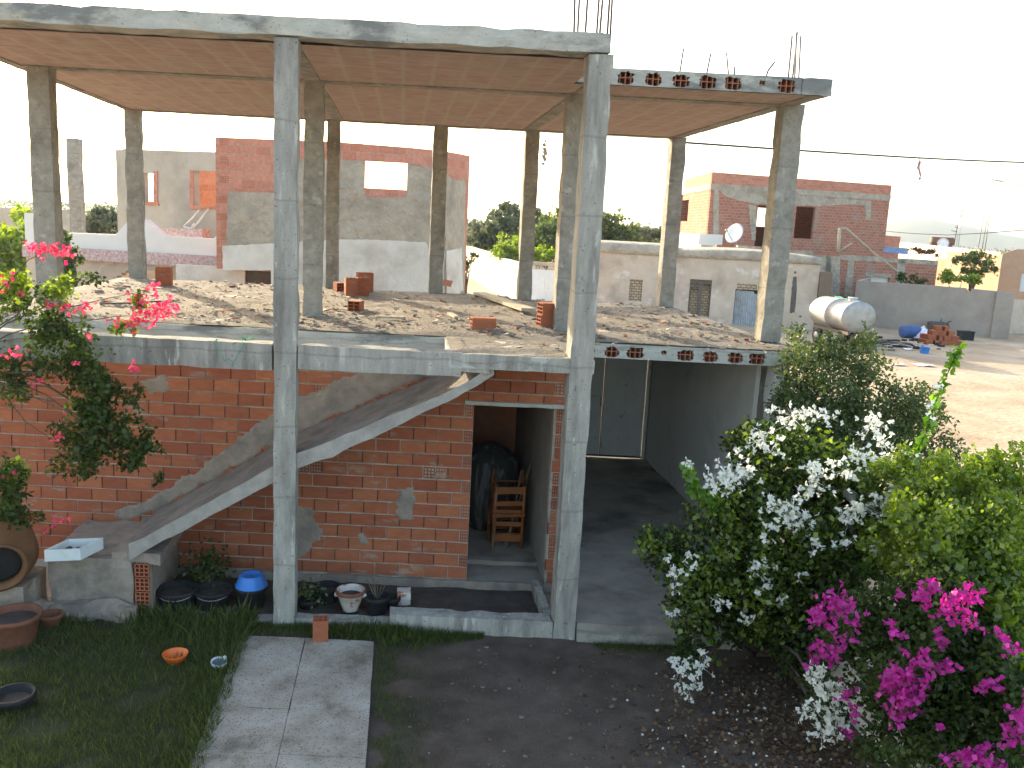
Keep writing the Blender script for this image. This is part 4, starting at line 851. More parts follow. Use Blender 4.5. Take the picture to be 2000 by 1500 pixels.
P=blob_pts([(120,560,40,22,8.2,.15),(30,555,40,30,8.2,.15),(240,640,30,14,8.05,.1),(270,590,10,18,8,.05),(30,925,25,30,8.2,.1)],1300); leafmesh('shoot_leaves',P,rng.uniform(.04,.07,len(P)),'leaf_bright',t)
CP=[(70,482,18,8,8.0,1.6),(95,490,22,12,8.0,1.8),(120,498,18,9,8.0,1.6),(295,612,34,20,7.95,1.7),(255,625,26,14,7.95,1.5),(325,603,22,14,7.95,1.6),(272,578,18,10,8,1.2),(295,565,12,8,8,1.2),(162,600,20,9,8.1,1.4),(120,596,14,8,8.1,1),(95,594,12,7,8.1,1),(25,694,20,9,8.1,1.2),(262,712,8,6,8.0,1),(264,722,8,6,8,1),(150,712,6,5,8,1),(175,656,6,5,8,.8),(115,858,12,8,8,1),(10,545,9,6,8.1,1),(40,572,8,6,8.1,.8),(16,566,6,5,8.1,.8),(45,1015,8,6,8.2,.8),(120,1015,14,8,8.15,.8),(90,1035,12,8,8.15,.6),(3,930,8,8,8.2,.8),(28,925,7,4,8.2,.8),(75,745,10,6,8.1,.5),(125,815,8,6,8.1,.5)]
blooms('flower_cluster',CP,16,.036,'bract_pink',t,.08)
# small plants
c,tp=SPRIG; P=np.array(c)+np.array([0,0,.18])+rng.normal(size=(160,3))*np.array([.09,.06,.08]); leafmesh('leaves',P,.05,'leaf_olive',tp)
c=W((-2.05,9.35,.0)); t=thing('weed','leafy weed growing at the foot of the wall under the ramp','weed',c); P=np.array(c)+np.array([0,0,.32])+rng.normal(size=(420,3))*np.array([.13,.10,.12]); leafmesh('leaves',P,.055,'leaf_dark',t)
b=MB(); branches(b,c,[c+Vector((x,y,.4)) for x,y in((-.1,0),(.08,.05),(0,-.06))],.006); b.build('stem',M['stick'],t)

# ------------------------------------------------------------------ yard surfaces
def gsheet(name,pts,z,m,kind='structure',step=None,amp=0):
    b=MB(); xs=[p[0] for p in pts]; ys=[p[1] for p in pts]
    b.face([(p[0],p[1],z) for p in pts],0); o=b.build(name,m,None,house=True); return tag(o,kind=kind)
def grid(name,u0,u1,v0,v1,step,fz,m):
    nu=int((u1-u0)/step); nv=int((v1-v0)/step); V=[];F=[]
    for j in range(nv+1):
        for i in range(nu+1): u=u0+(u1-u0)*i/nu; v=v0+(v1-v0)*j/nv; V.append((u,v,fz(u,v)))
    for j in range(nv):
        for i in range(nu): k=j*(nu+1)+i; F.append((k,k+1,k+nu+2,k+nu+1))
    b=MB(); b.poly(V,F,0,.5,True); o=b.build(name,m,None,house=True); return tag(o,kind='structure')
yz=lambda u,v: .006+.014*(mnoise.noise(Vector((u*1.7,v*1.7,0)))+.5)+.009*mnoise.noise(Vector((u*6,v*6,0)))+.005*mnoise.noise(Vector((u*14,v*14,3)))
grid('yard_ground',-6.5,4.6,-1.,8.72,.045,lambda u,v: max(.004,yz(u,v)),M['soil'])
grid('bed_soil',-2.5,1.66,8.8,9.84,.06,lambda u,v: .035+.02*mnoise.noise(Vector((u*3,v*3,0)))+.01*mnoise.noise(Vector((u*11,v*11,0))),M['bed'])
grid('lawn_soil',-6.0,-1.52,4.5,8.7,.1,lambda u,v: .03,M['lawn'])
b=MB(); x=0
for (u0,u1) in ((-1.51,-.863),(-.859,-.17)):
    v=8.36
    while v>3.5:
        q=v-.66; b.rbox(u0,u1,q+.004,v,-.03,.045+rr.uniform(-.002,.003),.11,.004,6); v=q
o=b.build('path',M['terrazzo'],None,house=True); tag(o,kind='structure')
# grass
def blades(name,pts,h,m,lean=.45,w=.006):
    n=len(pts); P=np.array(pts); th=rng.random(n)*6.283; d=np.stack([np.cos(th),np.sin(th),np.zeros(n)],1); hh=np.asarray(h)*rng.uniform(.55,1.25,n)
    ln=rng.uniform(.1,1,n)*lean*2; s=np.stack([-np.sin(th),np.cos(th),np.zeros(n)],1)
    dirs=d*ln[:,None]+np.array([0,0,1.]); 
    o=leafmesh(name,P,hh*np.linalg.norm(dirs,axis=1)*.85,m,None,w/.1*.5,None,dirs,0,origin=(P[:,0].mean(),P[:,1].mean(),0)); return o
pts=[];hs=[]
def ingr(u,v,z=.02): p=W((u,v,z)); return (p.x,p.y,p.z)
for _ in range(52000):
    u=rng.uniform(-4.6,-1.42); v=rng.uniform(5.4,8.75)
    f=mnoise.noise(Vector((u*2.2,v*2.2,4)))
    if f<-.35 and rng.random()<.75: continue
    edge=max(0,(v-8.0)/.7); near=math.exp(-((u+1.5)/.25)**2)
    pts.append(ingr(u,v,.025)); hs.append(.04+.07*rng.random()+.14*edge*(rng.random()**.7)*(1 if -2.7<u<-1 else .3)+.03*near)
for _ in range(9000):                                               # along the kerb and the bed
    u=rng.uniform(-1.6,.95); v=8.7-abs(rng.normal())*.16-.02
    if u>.2: v=8.62-abs(rng.normal())*.18*(1.1-u)
    if v<8.36 and -1.5<u<-.17: continue
    k=max(0,1-abs((u+.1)/.9)); pts.append(ingr(u,v,.01)); hs.append(.04+.11*k*rng.random()+.03)
for _ in range(9500):                                               # strip right of the path
    v=rng.uniform(5.4,8.5); u=-.15+abs(rng.normal())*(.20+.03*(8.5-v))
    if u<-.14 or mnoise.noise(Vector((u*3,v*3,1)))<-.25: continue
    pts.append(ingr(u,v,.01)); hs.append(.03+.045*rng.random())
for _ in range(2600):
    u=rng.uniform(2.1,2.95); v=8.58-abs(rng.normal())*.09; pts.append(ingr(u,v,.01)); hs.append(.03+.04*rng.random())
o=blades('grass',pts,np.array(hs),'grass'); tag(o,'dark green grass of the shaded lawn and path edges','grass',kind='stuff')
pts=[]
for _ in range(5200):
    v=rng.uniform(5.4,8.4); u=-.1+abs(rng.normal())*.42
    if u<-.14: continue
    if mnoise.noise(Vector((u*2,v*2,8)))>-.1: pts.append(ingr(u,v,.008))
for _ in range(1800): pts.append(ingr(rng.uniform(-4.5,-1.5),rng.uniform(5.5,8.4),.02))
o=blades('dry_grass',pts,.035,'drygrass',.8); tag(o,'brown dry grass beside the path','grass',kind='stuff')
# fallen leaves and petals under the bougainvillea
P=[]
for _ in range(3400):
    q=on_z(rng.normal(1560,150),rng.normal(1400,80),.03)
    if q.y+.1221*q.x<3.9 or q.x>4.0 or q.y-SK*q.x>8.5: continue
    P.append((q.x,q.y,.028))
P=np.array(P); dd=rng.normal(size=P.shape); dd[:,2]*=.15
tag(leafmesh('fallen_leaves',P,rng.uniform(.025,.06,len(P)),'leaf_litter',None,.4,None,dd,0,origin=(P[:,0].mean(),P[:,1].mean(),0)),'brown fallen leaves on the soil under the bougainvillea','leaves',kind='stuff')
P2=P[rng.random(len(P))<.045]+np.array([0,0,.012]); dd=rng.normal(size=P2.shape); dd[:,2]*=.2
tag(leafmesh('fallen_petals',P2,.03,'bract_white',None,.45,None,dd,0,origin=(P2[:,0].mean(),P2[:,1].mean(),0)),'pale fallen petals scattered under the white bougainvillea','petals',kind='stuff')
P=[]
for _ in range(420):
    q=on_z(rng.uniform(800,1400),rng.uniform(1270,1490),.02); P.append((q.x,q.y,.024))
P=np.array(P); dd=rng.normal(size=P.shape); dd[:,2]*=.15
tag(leafmesh('soil_litter',P,rng.uniform(.01,.022,len(P)),'leaf_litter',None,.4,None,dd,0,origin=(P[:,0].mean(),P[:,1].mean(),0)),'tiny bits of leaf litter on the bare yard soil','leaf litter',kind='stuff')
b=MB(); rr=random.Random(21)
for k in range(420):
    u=rr.uniform(.1,4.0); v=rr.uniform(5.3,8.55); s=.003+.012*rr.random()**3; a=rr.uniform(0,6.28); c=W((u,v,.012+max(0,yz(u,v))*.6)); ax=Vector((math.cos(a),math.sin(a),.1))*s*1.4; ay=Vector((-math.sin(a),math.cos(a),0))*s
    P4=[c+ax*i*rr.uniform(.6,1.2)+ay*j*rr.uniform(.6,1.2) for i,j in((-1,-1),(1,-1),(1,1),(-1,1))]; b.poly(P4+[q+Vector((0,0,s*rr.uniform(.6,1.1)))*1 for q in P4],[(0,1,5,4),(1,2,6,5),(2,3,7,6),(3,0,4,7),(4,5,6,7)],0,rr.random())
M['pebble']=mat('pebble',(.10,.08,.065),(.22,.18,.15),6,.95,.2,60,tint=.5)
tag(b.build('pebbles',M['pebble'],None,origin=W((2,7,0))),'small stones and clods on the bare yard soil','pebbles',kind='stuff')
# garden wall, pole at its foot, large stones
b=MB(); b.rbox(4.12,4.28,3.2,10.35,-.05,.62,.16,.018,3,0); o=b.build('garden_wall',M['whitewash'],None,house=True); tag(o,'low white plastered garden wall behind the bougainvillea','wall')
b=MB(); p,q=on_z(1482,1238,.06),on_z(1640,1425,.07); b.tube([p,p.lerp(q,.5)+Vector((.02,0,.02)),q],[.05,.055,.05],9); tag(b.build('log',M['bark']),'brown weathered log lying along the foot of the garden wall','log')
def stone(name,label,c,s,m,sc=(1,1,1),group=None):
    b=MB(); b.lathe(c,[(.01,-.0),(.8*s,.05*s),(s,.35*s),(.85*s,.75*s),(.45*s,1.0*s),(.01,1.05*s)],14)
    b.v=[tuple(Vector(((p[0]-c[0])*sc[0]+c[0],(p[1]-c[1])*sc[1]+c[1],(p[2]-c[2])*sc[2]+c[2]))+mnoise.noise_vector(Vector(p)*3.1/s*.35)*s*.28) for p in b.v]
    o=b.build(name,M[m],None,origin=c); tag(o,label,'stone',group); return o
p=W((3.55,9.4,.17)); stone('boulder','big pale lump of old plaster leaning by the garage bay mouth',(p.x,p.y,p.z),.36,'plaster',(.8,.9,1.5))
p=W((4.1,10.0,.17)); stone('boulder','rough pale rock at the foot of the garage side wall',(p.x,p.y,p.z),.3,'plaster',(.9,.9,2.2))
b=MB(); p,q=wp(1596,930,8.6),wp(1668,972,8.0); b.tube([p,q],.055,10); b.tube([q,W((bp(1668,972,8).x,8,1.5))],.03,6); tag(b.build('pipe',M['concrete']),'grey cement pipe lying across the wall inside the white bougainvillea','pipe')
# ------------------------------------------------------------------ buildings behind
def hx(px,d,py=480): p=at(px,py,d); return Vector((p.x,p.y,0))
def toplist(f,pts): return [(f(*p)[0],f(*p)[1]) for p in pts]
def hole(f,x0,x1,y0,y1):
    xm=(x0+x1)/2; ym=(y0+y1)/2; return (f(x0,ym)[0],f(x1,ym)[0],f(xm,y1)[1],f(xm,y0)[1])
def ragged(pts,seed,amp=2.2,step=9):                                # roughen an outline (in photo pixels on the wall)
    out=[]
    for a,b in zip(pts,pts[1:]+pts[:1]):
        n=max(1,int(math.hypot(b[0]-a[0],b[1]-a[1])/step))
        for k in range(n):
            x=a[0]+(b[0]-a[0])*k/n; y=a[1]+(b[1]-a[1])*k/n; e=mnoise.noise_vector(Vector((x*.13,y*.13,seed)))*amp; out.append((x+e.x,y+e.y))
    return out
def overlay(mb,pt,f,poly,off,m,th=.02):
    P=[pt(x,y,off) for x,y in poly]; Q=[pt(x,y,off-th-.004) for x,y in poly]
    uv=[f(x,y) for x,y in poly]; mb.face(P[::-1],m,.5,uv[::-1])
    for k in range(len(P)): k2=(k+1)%len(P); mb.face([P[k],P[k2],Q[k2],Q[k]],m,.5)

# white house with a shaped parapet
A,B=hx(50,23.6),hx(437,22.7); f,pt=frame(A,B)
t=thing('white_house','white house with stepped parapet and grey upper storey at the left behind the columns','house',((A+B)/2))
b=MB(); wall_panel(b,A,B,f(250,490)[1],toplist(f,[(50,416),(66,416),(68,453),(140,455),(226,458),(250,431),(283,429),(320,461),(416,466),(437,448)]),th=.25); b.build('parapet',M['white'],t)
b=MB(); d=(B-A).normalized(); n=Vector((d.y,-d.x,0)); z1=f(250,490)[1]; z0=f(250,513)[1]; L=(B-A).length
c=(A+B)/2+Vector((0,0,(z0+z1)/2)); b.obox(c+n*.06,d*L/2,n*.08,Vector((0,0,(z1-z0)/2))); b.obox(c-n*.14,d*L/2,n*.11,Vector((0,0,(z1-z0)/2-.01)));
strip=b.build('tile_strip',M['tile_strip'],t)
b=MB(); arch=[]
xs=np.linspace(203,408,25)
for x0,x1 in zip(xs,xs[1:]):
    xm=(x0+x1)/2; q=abs((xm-305)/103); y=529+ (0 if q<.5 else 40*((q-.5)/.5)**1.6); s0,s1=f(x0,540)[0],f(x1,540)[0]; arch.append((s0,s1,-1,f(xm,y)[1]))
wall_panel(b,A,B,0,z0,arch,th=.22); b.build('wall',M['plaster_cream'],t)
b=MB(); wall_panel(b,A-n*1.6,B-n*1.6,0,z0+.3,th=.2,m=0); b.build('porch_wall',M['render_fine'],t)
A2,B2=hx(231,27.2),hx(440,25.4); f2,pt2=frame(A2,B2)
b=MB(); wall_panel(b,A2,B2,f2(330,475)[1],toplist(f2,[(231,296),(240,290),(300,293),(440,297)]),[hole(f2,279,301,338,394),hole(f2,379,425,334,404)],th=.22)
d2=(B2-A2).normalized(); n2=Vector((d2.y,-d2.x,0))
wall_panel(b,A2-n2*1.0-d2*.1,A2,f2(330,475)[1],f2(231,292)[1],th=.2)
b.build('upper_wall',M['render_fine'],t)
for P in ([(301,334),(309,334),(309,394),(312,402),(276,400),(276,394),(301,394)],[(372,332),(379,332),(379,401),(430,405),(430,409),(372,409)]):
    b=MB(); overlay(b,pt2,f2,ragged(P,4,1.2,6),.03,0); b.build('window_surround',M['annexbrick'],t)
b=MB(); wall_panel(b,hx(365,27.5),hx(440,27),f2(330,475)[1],f2(400,320)[1],th=.2); b.build('room_wall',M['annexbrick'],t)
b=MB()
for p in ([(384,443),(400,428),(414,412)],[(388,462),(408,440),(432,410)],[(384,443),(398,447),(405,437)]): b.tube([pt2(x,y,.5) for x,y in p],.03,6)
tag(b.build('plastic_pipe',M['white'],None),'crossed white plastic pipes leaning against the grey upper storey','pipe')
b=MB(); overlay(b,pt2,f2,ragged([(322,446),(440,449),(440,472),(330,472)],9,1.5,8),.9,0,.3); b.build('roof_tiles',M['tile_strip'],t)

# rendered brick annex with a see-through window
A,Bm,B=hx(431,21.3),hx(868,21.8),hx(911,23.2); f,pt=frame(A,Bm); fr_,ptr=frame(Bm,B)
t=thing('rendered_annex','half rendered brick building with an empty window hole behind the columns','building',(A+Bm)/2)
W1=hole(f,712,795,316,369); LOW=(-.1,f(530,540)[0],-.5,f(480,527)[1])
b=MB(); wall_panel(b,A,Bm,0,toplist(f,[(431,268),(532,272),(650,277),(700,280),(760,285),(800,288),(868,295)]),[W1,LOW],th=.2)
wall_panel(b,Bm,B,0,toplist(fr_,[(868,295),(911,303)]),th=.2)
dA=(Bm-A).normalized(); nA=Vector((dA.y,-dA.x,0))
wall_panel(b,A-nA*5,A-nA*.2,f(480,527)[1],f(431,268)[1]-.3,th=.2)
b.build('wall',M['annexbrick'],t)
b=MB()
overlay(b,pt,f,ragged([(446,374),(540,377),(540,309),(711,315),(712,369),(717,386),(794,386),(796,322),(868,331),(868,560),(440,500)],2,1.3,8),.02,0)
overlay(b,ptr,fr_,ragged([(868.5,335),(880,349),(895,352),(908,350),(905,575),(868.5,575)],3,1.3,8),.02,0); b.build('render_coat',M['render'],t)
b=MB(); overlay(b,pt,f,ragged([(435,480),(500,477),(620,470),(700,467),(790,471),(832,473),(838,486),(868,490),(868,600),(530,600),(530,528),(436,527)],7,1.6,7),.045,0)
overlay(b,ptr,fr_,ragged([(868.5,490),(880,488),(899,483),(902,590),(868.5,590)],8,1.4,7),.045,0); b.build('whitewash_coat',M['whitewash'],t)
b=MB()
for k in range(6):
    y=270+k*37; zz=f(431,y+13)[1]; q=A+dA*.01; 
    mb=MB(); mb.hollow(0,.2,zz,zz+.16,0,3,3,.014,.1)
    for fc in mb.f: b.face([A+dA*(mb.v[i][0])+nA*(.006-mb.v[i][1])+Vector((0,0,mb.v[i][2])) for i in fc],0,.4)
b.build('brick_end',M['brick_dark'],t)
b=MB(); overlay(b,pt,f,ragged([(868-5,545),(884,548),(880,560),(862,556)],3,2,5),.06,0,.01); b.build('bare_patch',M['brick_dark'],t)
b=MB(); p=ptr(906,302); b.tube([p,p+Vector((0,0,.42))],.008,4); p=ptr(899,301); b.tube([p,p+Vector((.01,0,.15))],.008,4); b.build('rebar',M['rebar'],t)
A3,B3=A-nA*.5-dA*1.2,A-nA*.5+dA*1.35; b=MB(); f3,pt3=frame(A3,B3); wall_panel(b,A3,B3,0,f(480,525)[1],[hole(f3,478,529,529,556)],th=.15); o=b.build('lower_wall',M['whitewash'],t)
b=MB(); wall_panel(b,A3-nA*.12,B3-nA*.12,0,f(480,526)[1],th=.05); b.build('window_dark',M['frame_dark'],t)  # dark panel standing in for the unlit space behind the window hole

# pillar at the far left, low pale wall
b=MB(); p=hx(153,30); b.rbox(p.x-.2,p.x+.2,p.y-.2,p.y+.2,0,at(153,274,30).z,.3,.02,2); tag(b.build('concrete_pillar',M['terracotta'] if False else M['concrete_old']),'lone tall concrete pillar standing left of the white house','pillar')
b=MB(); A,B=hx(-40,48),hx(150,46); f,pt=frame(A,B); wall_panel(b,A,B,0,toplist(f,[(-40,404),(60,408),(150,410)]),th=.25); tag(b.build('boundary_wall',M['plaster_cream']),'pale low boundary wall far away at the left','wall')

# lane walls and gate
def lanewall(name,label,pts,m):
    t=MB()
    for (x0,d0,t0),(x1,d1,t1) in zip(pts,pts[1:]):
        A,B=hx(x0,d0,500),hx(x1,d1,540); f,pt=frame(A,B); wall_panel(t,A,B,0,toplist(f,[(x0,t0),(x1,t1)]),th=.25)
    return tag(t.build(name,M[m]),label,'wall')
lanewall('lane_wall','cream far stretch of the wall along the lane',[(910,70,479),(926,65,484),(945,60,490)],'plaster_cream')
lanewall('lane_wall','bright white nearer stretch of the wall along the lane',[(946,59.5,490),(962,56,494),(976,53.5,503),(1000,50.5,509),(1037,47.6,517)],'whitewash')
A,B=hx(1037,47.4,540),hx(1092,47.0,540); f,pt=frame(A,B); t=thing('yard_gate','pale double metal gate between the white lane wall and the old house','gate',(A+B)/2)
d=(B-A).normalized(); n=Vector((d.y,-d.x,0)); L=(B-A).length; zt=f(1060,512)[1]; zg=f(1060,519)[1]; zl=f(1060,527)[1]
b=MB(); b.obox((A+B)/2+Vector((0,0,(zt+zg)/2)),d*L/2,n*.12,(0,0,(zt-zg)/2)); b.build('lintel',M['render_fine'],t)
for k in (0,1):
    b=MB(); c=A+d*L*(.25+.5*k); b.obox(c+Vector((0,0,zl/2+.03)),d*(L*.245),n*.025,(0,0,zl/2-.03))
    lf=b.build('gate_leaf',M['gate'],t); b=MB()
    for j in range(12): q=c+d*(L*.24*(j/5.5-1)); b.tube([q+Vector((0,0,zl)),q+Vector((0,0,zg))],.012,4)
    b.build('grille',M['steel'],lf)

# old low house
A,B=hx(1121,43.6,560),hx(1598,41.6,560); f,pt=frame(A,B); d=(B-A).normalized(); n=Vector((d.y,-d.x,0)); L=(B-A).length
t=thing('old_house','low old cream plastered house with a grey tin door and rounded roof edge','house',(A+B)/2)
zt=f(1300,500)[1]; zr=f(1598,524)[1]
HW=hole(f,1345,1388,546,618); HD=hole(f,1433,1492,566,642); HN=hole(f,1229,1254,546,588)
b=MB(); wall_panel(b,A,B,-.1,[(0,zt),(f(1318,500)[0],zt),(L,zt-.02)],[HW,HD,HN],th=.35)
wall_panel(b,A-n*6,A-n*.35,-.1,zt,th=.3); wall_panel(b,B-n*.35,B-n*6,-.1,zt,th=.3); b.build('wall',M['plaster_cream'],t)
b=MB(); seg=f(1318,500)[0]
def roofedge(s0,s1,h,bul,curve):
    N=14; V=[];F=[]; prof=[(0,.02),(.0,.04),(.08,.06),(.1,.2),(.07,.34),(-.02,.44),(-.3,.5),(-6.2,.5)]
    for i in range(N+1):
        s=s0+(s1-s0)*i/N; up=curve*math.sin(math.pi*i/N)
        for (o,z) in prof: q=A+d*s+n*(o+.02); V.append((q.x,q.y,zt-.05+z*h+up*min(1,z/.3)))
    m=len(prof)
    for i in range(N):
        for k in range(m-1): F.append((i*m+k,(i+1)*m+k,(i+1)*m+k+1,i*m+k+1))
    F.append(tuple(range(m))); F.append(tuple(N*m+k for k in range(m))[::-1]); b.poly(V,F,0,.5,True)
roofedge(-.1,seg,1.15,0,.0); roofedge(seg+.01,L+.05,.75,0,.16); b.build('roof',M['render'],t)
b=MB(); wall_panel(b,A+d*HN[0]-n*.12,A+d*HN[1]-n*.12,HN[2],HN[3],th=.1); b.build('blocked_niche',M['stone'],t)
b=MB(); wall_panel(b,A+d*HW[0]-n*.3,A+d*HW[1]-n*.3,0,HW[3],th=.1); wb=b.build('window_backing',M['stone'],t)
b=MB(); w=HW[1]-HW[0]
for a,c in ((0,.07),(w*.42,w*.58),(w-.07,w)): b.obox(A+d*(HW[0]+(a+c)/2)-n*.12+Vector((0,0,(HW[2]+HW[3])/2)),d*(c-a)/2,n*.04,(0,0,(HW[3]-HW[2])/2))
b.obox(A+d*(HW[0]+w/2)-n*.12+Vector((0,0,HW[3]-.1)),d*(w/2),n*.045,(0,0,.1)); b.obox(A+d*(HW[0]+w*.77)-n*.12+Vector((0,0,HW[3]-.38)),d*(w*.2),n*.042,(0,0,.04)); b.obox(A+d*(HW[0]+w*.25)-n*.12+Vector((0,0,HW[3]-.45)),d*(w*.2),n*.042,(0,0,.04))
b.build('window_frame',M['frame_dark'],t)
b=MB(); w=HD[1]-HD[0]; N=26; V=[];F=[]
for i in range(N+1):
    s=HD[0]+.03+(w-.06)*i/N; o=-.08+.025*math.cos(i*math.pi)
    for z in (0,HD[3]-.06-(.12 if i>N*.62 else 0)): q=A+d*s+n*o; V.append((q.x,q.y,z))
for i in range(N): F.append((2*i,2*i+2,2*i+3,2*i+1))
b.poly(V,F,0); b.build('tin_door',M['tin'],t)
b=MB(); wall_panel(b,A+d*HD[0]-n*.33,A+d*HD[1]-n*.33,0,HD[3],th=.05); b.build('doorway',M['dark'],t)  # near-black panel, the shade behind the tin door put into its colour
b=MB(); overlay(b,pt,f,ragged([(1440,553),(1478,555),(1478,566),(1440,566)],3,1,6),.03,0); b.build('lintel',M['stone'],t)
b=MB(); c=B-n*.2; b.obox(c+d*.3+Vector((0,0,(zt-.35)/2)),d*.28,n*.3,(0,0,(zt-.35)/2)); b.build('stone_pier',M['stone'],t)
b=MB(); overlay(b,pt,f,ragged([(1549,540),(1556,541),(1556,575),(1552,610),(1542,612),(1546,570)],5,1.5,6),.008,0,.005); p=pt(1553,532,.03); b.lathe(p,[(.01,-.06),(.06,0),(.01,.06)],8); b.build('drain_stain',M['frame_dark'],t)

# two storey brick house
A,B=hx(1379,52),hx(1727,54.5); C=hx(1327,60.5); f,pt=frame(A,B); fl,ptl=frame(C,A); d=(B-A).normalized(); n=Vector((d.y,-d.x,0))
t=thing('brick_house','two storey bare orange brick house with empty door and window holes','house',(A+B)/2)
zb1=f(1550,384)[1]; zb0=f(1550,372)[1]; zb0=min(zb0,zb1); zB=f(1400,359)[1]; zb=f(1400,371)[1]; ztop=f(1379,335)[1]
HD=hole(f,1477,1512,401,482); HW=hole(f,1553,1590,404,466); zs=f(1550,487)[1]
b=MB(); wall_panel(b,A,B,0,zb,[HD,HW],th=.22); HL=hole(fl,1330,1344,391,432); wall_panel(b,C,A,0,zb,[HL],th=.2)
D=C+(B-A); 
wall_panel(b,B,D,0,zb,th=.2); b.build('wall',M['farbrick'],t)
# rear wall with an opening lined up through the house
fb,ptb=frame(C-n*0,D); HB=hole(fb,1470,1520,406,443)
b=MB(); wall_panel(b,C-n*.3,D-n*.3,0,zb,[HB],th=.2); b.build('rear_wall',M['farbrick'],t)
b=MB(); wall_panel(b,A+n*.02-d*.04,B+n*.02+d*.03,zb,zB,th=.26); wall_panel(b,C-d*.04,A-d*.05+n*.02,zb,zB,th=.25)
q=[A,B,D,C]; b.face([(p.x,p.y,zb+.02) for p in q],0); b.face([(p.x,p.y,zb+.2) for p in q],0)
for x0,x1,y0,y1 in ((1393,1404,371,466),(1690,1701,392,430)): overlay(b,pt,f,[(x0,y0),(x1,y0),(x1,y1),(x0,y1)],.02,0)
overlay(b,pt,f,ragged([(1405,371),(1690,391),(1690,400),(1590,402),(1512,400),(1470,398),(1420,386)],3,3,10),.018,0); overlay(b,pt,f,ragged([(1462,400),(1476,400),(1476,470),(1468,470)],5,2,8),.018,0)
b.build('ring_beam',M['render'],t)
b=MB(); wall_panel(b,A,B,zB,toplist(f,[(1379,335),(1727,361)]),th=.2); wall_panel(b,C,A-d*.01,zB,[(0,ztop),((A-C).length,ztop)],th=.2); wall_panel(b,B,D,zB,f(1727,361)[1],th=.2); b.build('roof_parapet',M['farbrick2'],t)
b=MB(); q=lambda s,o,z: A+d*s-n*o+Vector((0,0,z)); b.face([q(0,.3,zs-.4),q((B-A).length,.3,zs-.4),q((B-A).length,6,zs-.4),q(0,6,zs-.4)],0); b.build('upper_floor',M['render'],t)
b=MB(); zw=f(1379,457)[1]; wall_panel(b,C+(C-A)*.02-n*0,A-d*.6,0,[(0,zw),((A-C).length,zw-.1)],th=.3); wall_panel(b,A-d*.6+n*.25,A+d*.9+n*.25,0,zw,th=.24); b.build('white_base',M['white'],t)
b=MB(); A4,B4=hx(1716,58),hx(1757,59); f4,_=frame(A4,B4); wall_panel(b,A4,B4,0,toplist(f4,[(1716,459),(1757,462)]),th=.3); b.build('side_parapet',M['farbrick2'],t)
# lower brick building in front of it
A,B=hx(1316,48.5,520),hx(1831,49.5,520); f,pt=frame(A,B); d=(B-A).normalized(); n=Vector((d.y,-d.x,0))
t=thing('terrace_block','low brick and cement block with a flat terrace in front of the tall brick house','building',(A+B)/2)
b=MB(); wall_panel(b,A,B,0,toplist(f,[(1316,484),(1399,489),(1400,478),(1421,479),(1422,489),(1500,490),(1640,497),(1831,509)]),[hole(f,1697,1737,541,552)],th=.25); b.build('wall',M['farbrick'],t)
b=MB()
for P in ([(1428,483),(1590,491),(1590,502),(1428,496)],[(1505,494),(1624,500),(1620,560),(1505,560)],[(1612,500),(1640,502),(1640,580),(1612,580)],[(1656,508),(1668,508),(1664,580),(1648,580)],[(1752,507),(1768,508),(1766,560),(1750,560)],[(1640,497),(1831,510),(1831,518),(1640,507)],[(1690,532),(1740,536),(1740,542),(1690,540)]):
    overlay(b,pt,f,ragged(P,sum(P[0])%7,1.6,9),.03,0)
b.build('cement_bands',M['render'],t)
b=MB(); q=[A-n*.1,B-n*.1,B-n*3.0,A-n*3.0]; zf=f(1550,494)[1]-.15; b.face([(p.x,p.y,zf) for p in q],0); b.build('terrace',M['render'],t)
for P in ([(1375,478),(1398,480),(1398,484),(1375,484)],[(1448,480),(1492,483),(1492,486),(1448,485)]):
    b=MB(); overlay(b,pt,f,P,-.6,0,.4); b.build('coping',M['concrete_edge'],t)
b=MB(); overlay(b,pt,f,[(1697,541),(1737,543),(1737,552),(1697,552)],-.15,0,.05); b.build('window_pane',M['white'],t)
# satellite dish
c=at(1435,456,48); t=thing('satellite_dish','white satellite dish on the terrace block roof','dish',(c.x,c.y,at(1435,490,48).z)); ax=Vector((-.80,-.48,.34)).normalized()
b=MB(); b.lathe(c-ax*.1,[(.0,0),(.2,.015),(.4,.06),(.56,.13),(.57,.14),(.4,.075),(.2,.03),(.0,.016)],26,axis=ax); b.build('reflector',M['dish'],t)
b=MB(); b.tube([c-ax*.1,c-ax*.25,Vector((c.x+.1,c.y,at(1435,492,48).z))],.035,6); b.build('mast',M['steel'],t)
b=MB(); e=c+ax*.75+Vector((0,0,-.12)); b.tube([c-ax*.02+Vector((0,0,-.5)),e],.018,5); b.lathe(e,[(.01,-.06),(.05,-.05),(.05,.08),(.01,.09)],10,axis=ax); b.build('feed_arm',M['steel'],t)
# timber prop
b=MB(); g=lambda x,y: at(x,y,46.8)
for P,r in (([(1640,446),(1637,492)],.09),([(1640,447),(1652,446),(1698,487)],.075),([(1637,492),(1664,475)],.045),([(1698,487),(1775,548)],.055)): b.tube([g(*p) for p in P],r,6)
tag(b.build('timber_prop',M['stick'] if False else M['wood']),'long grey timber prop leaning over the terrace block and block wall','timber')
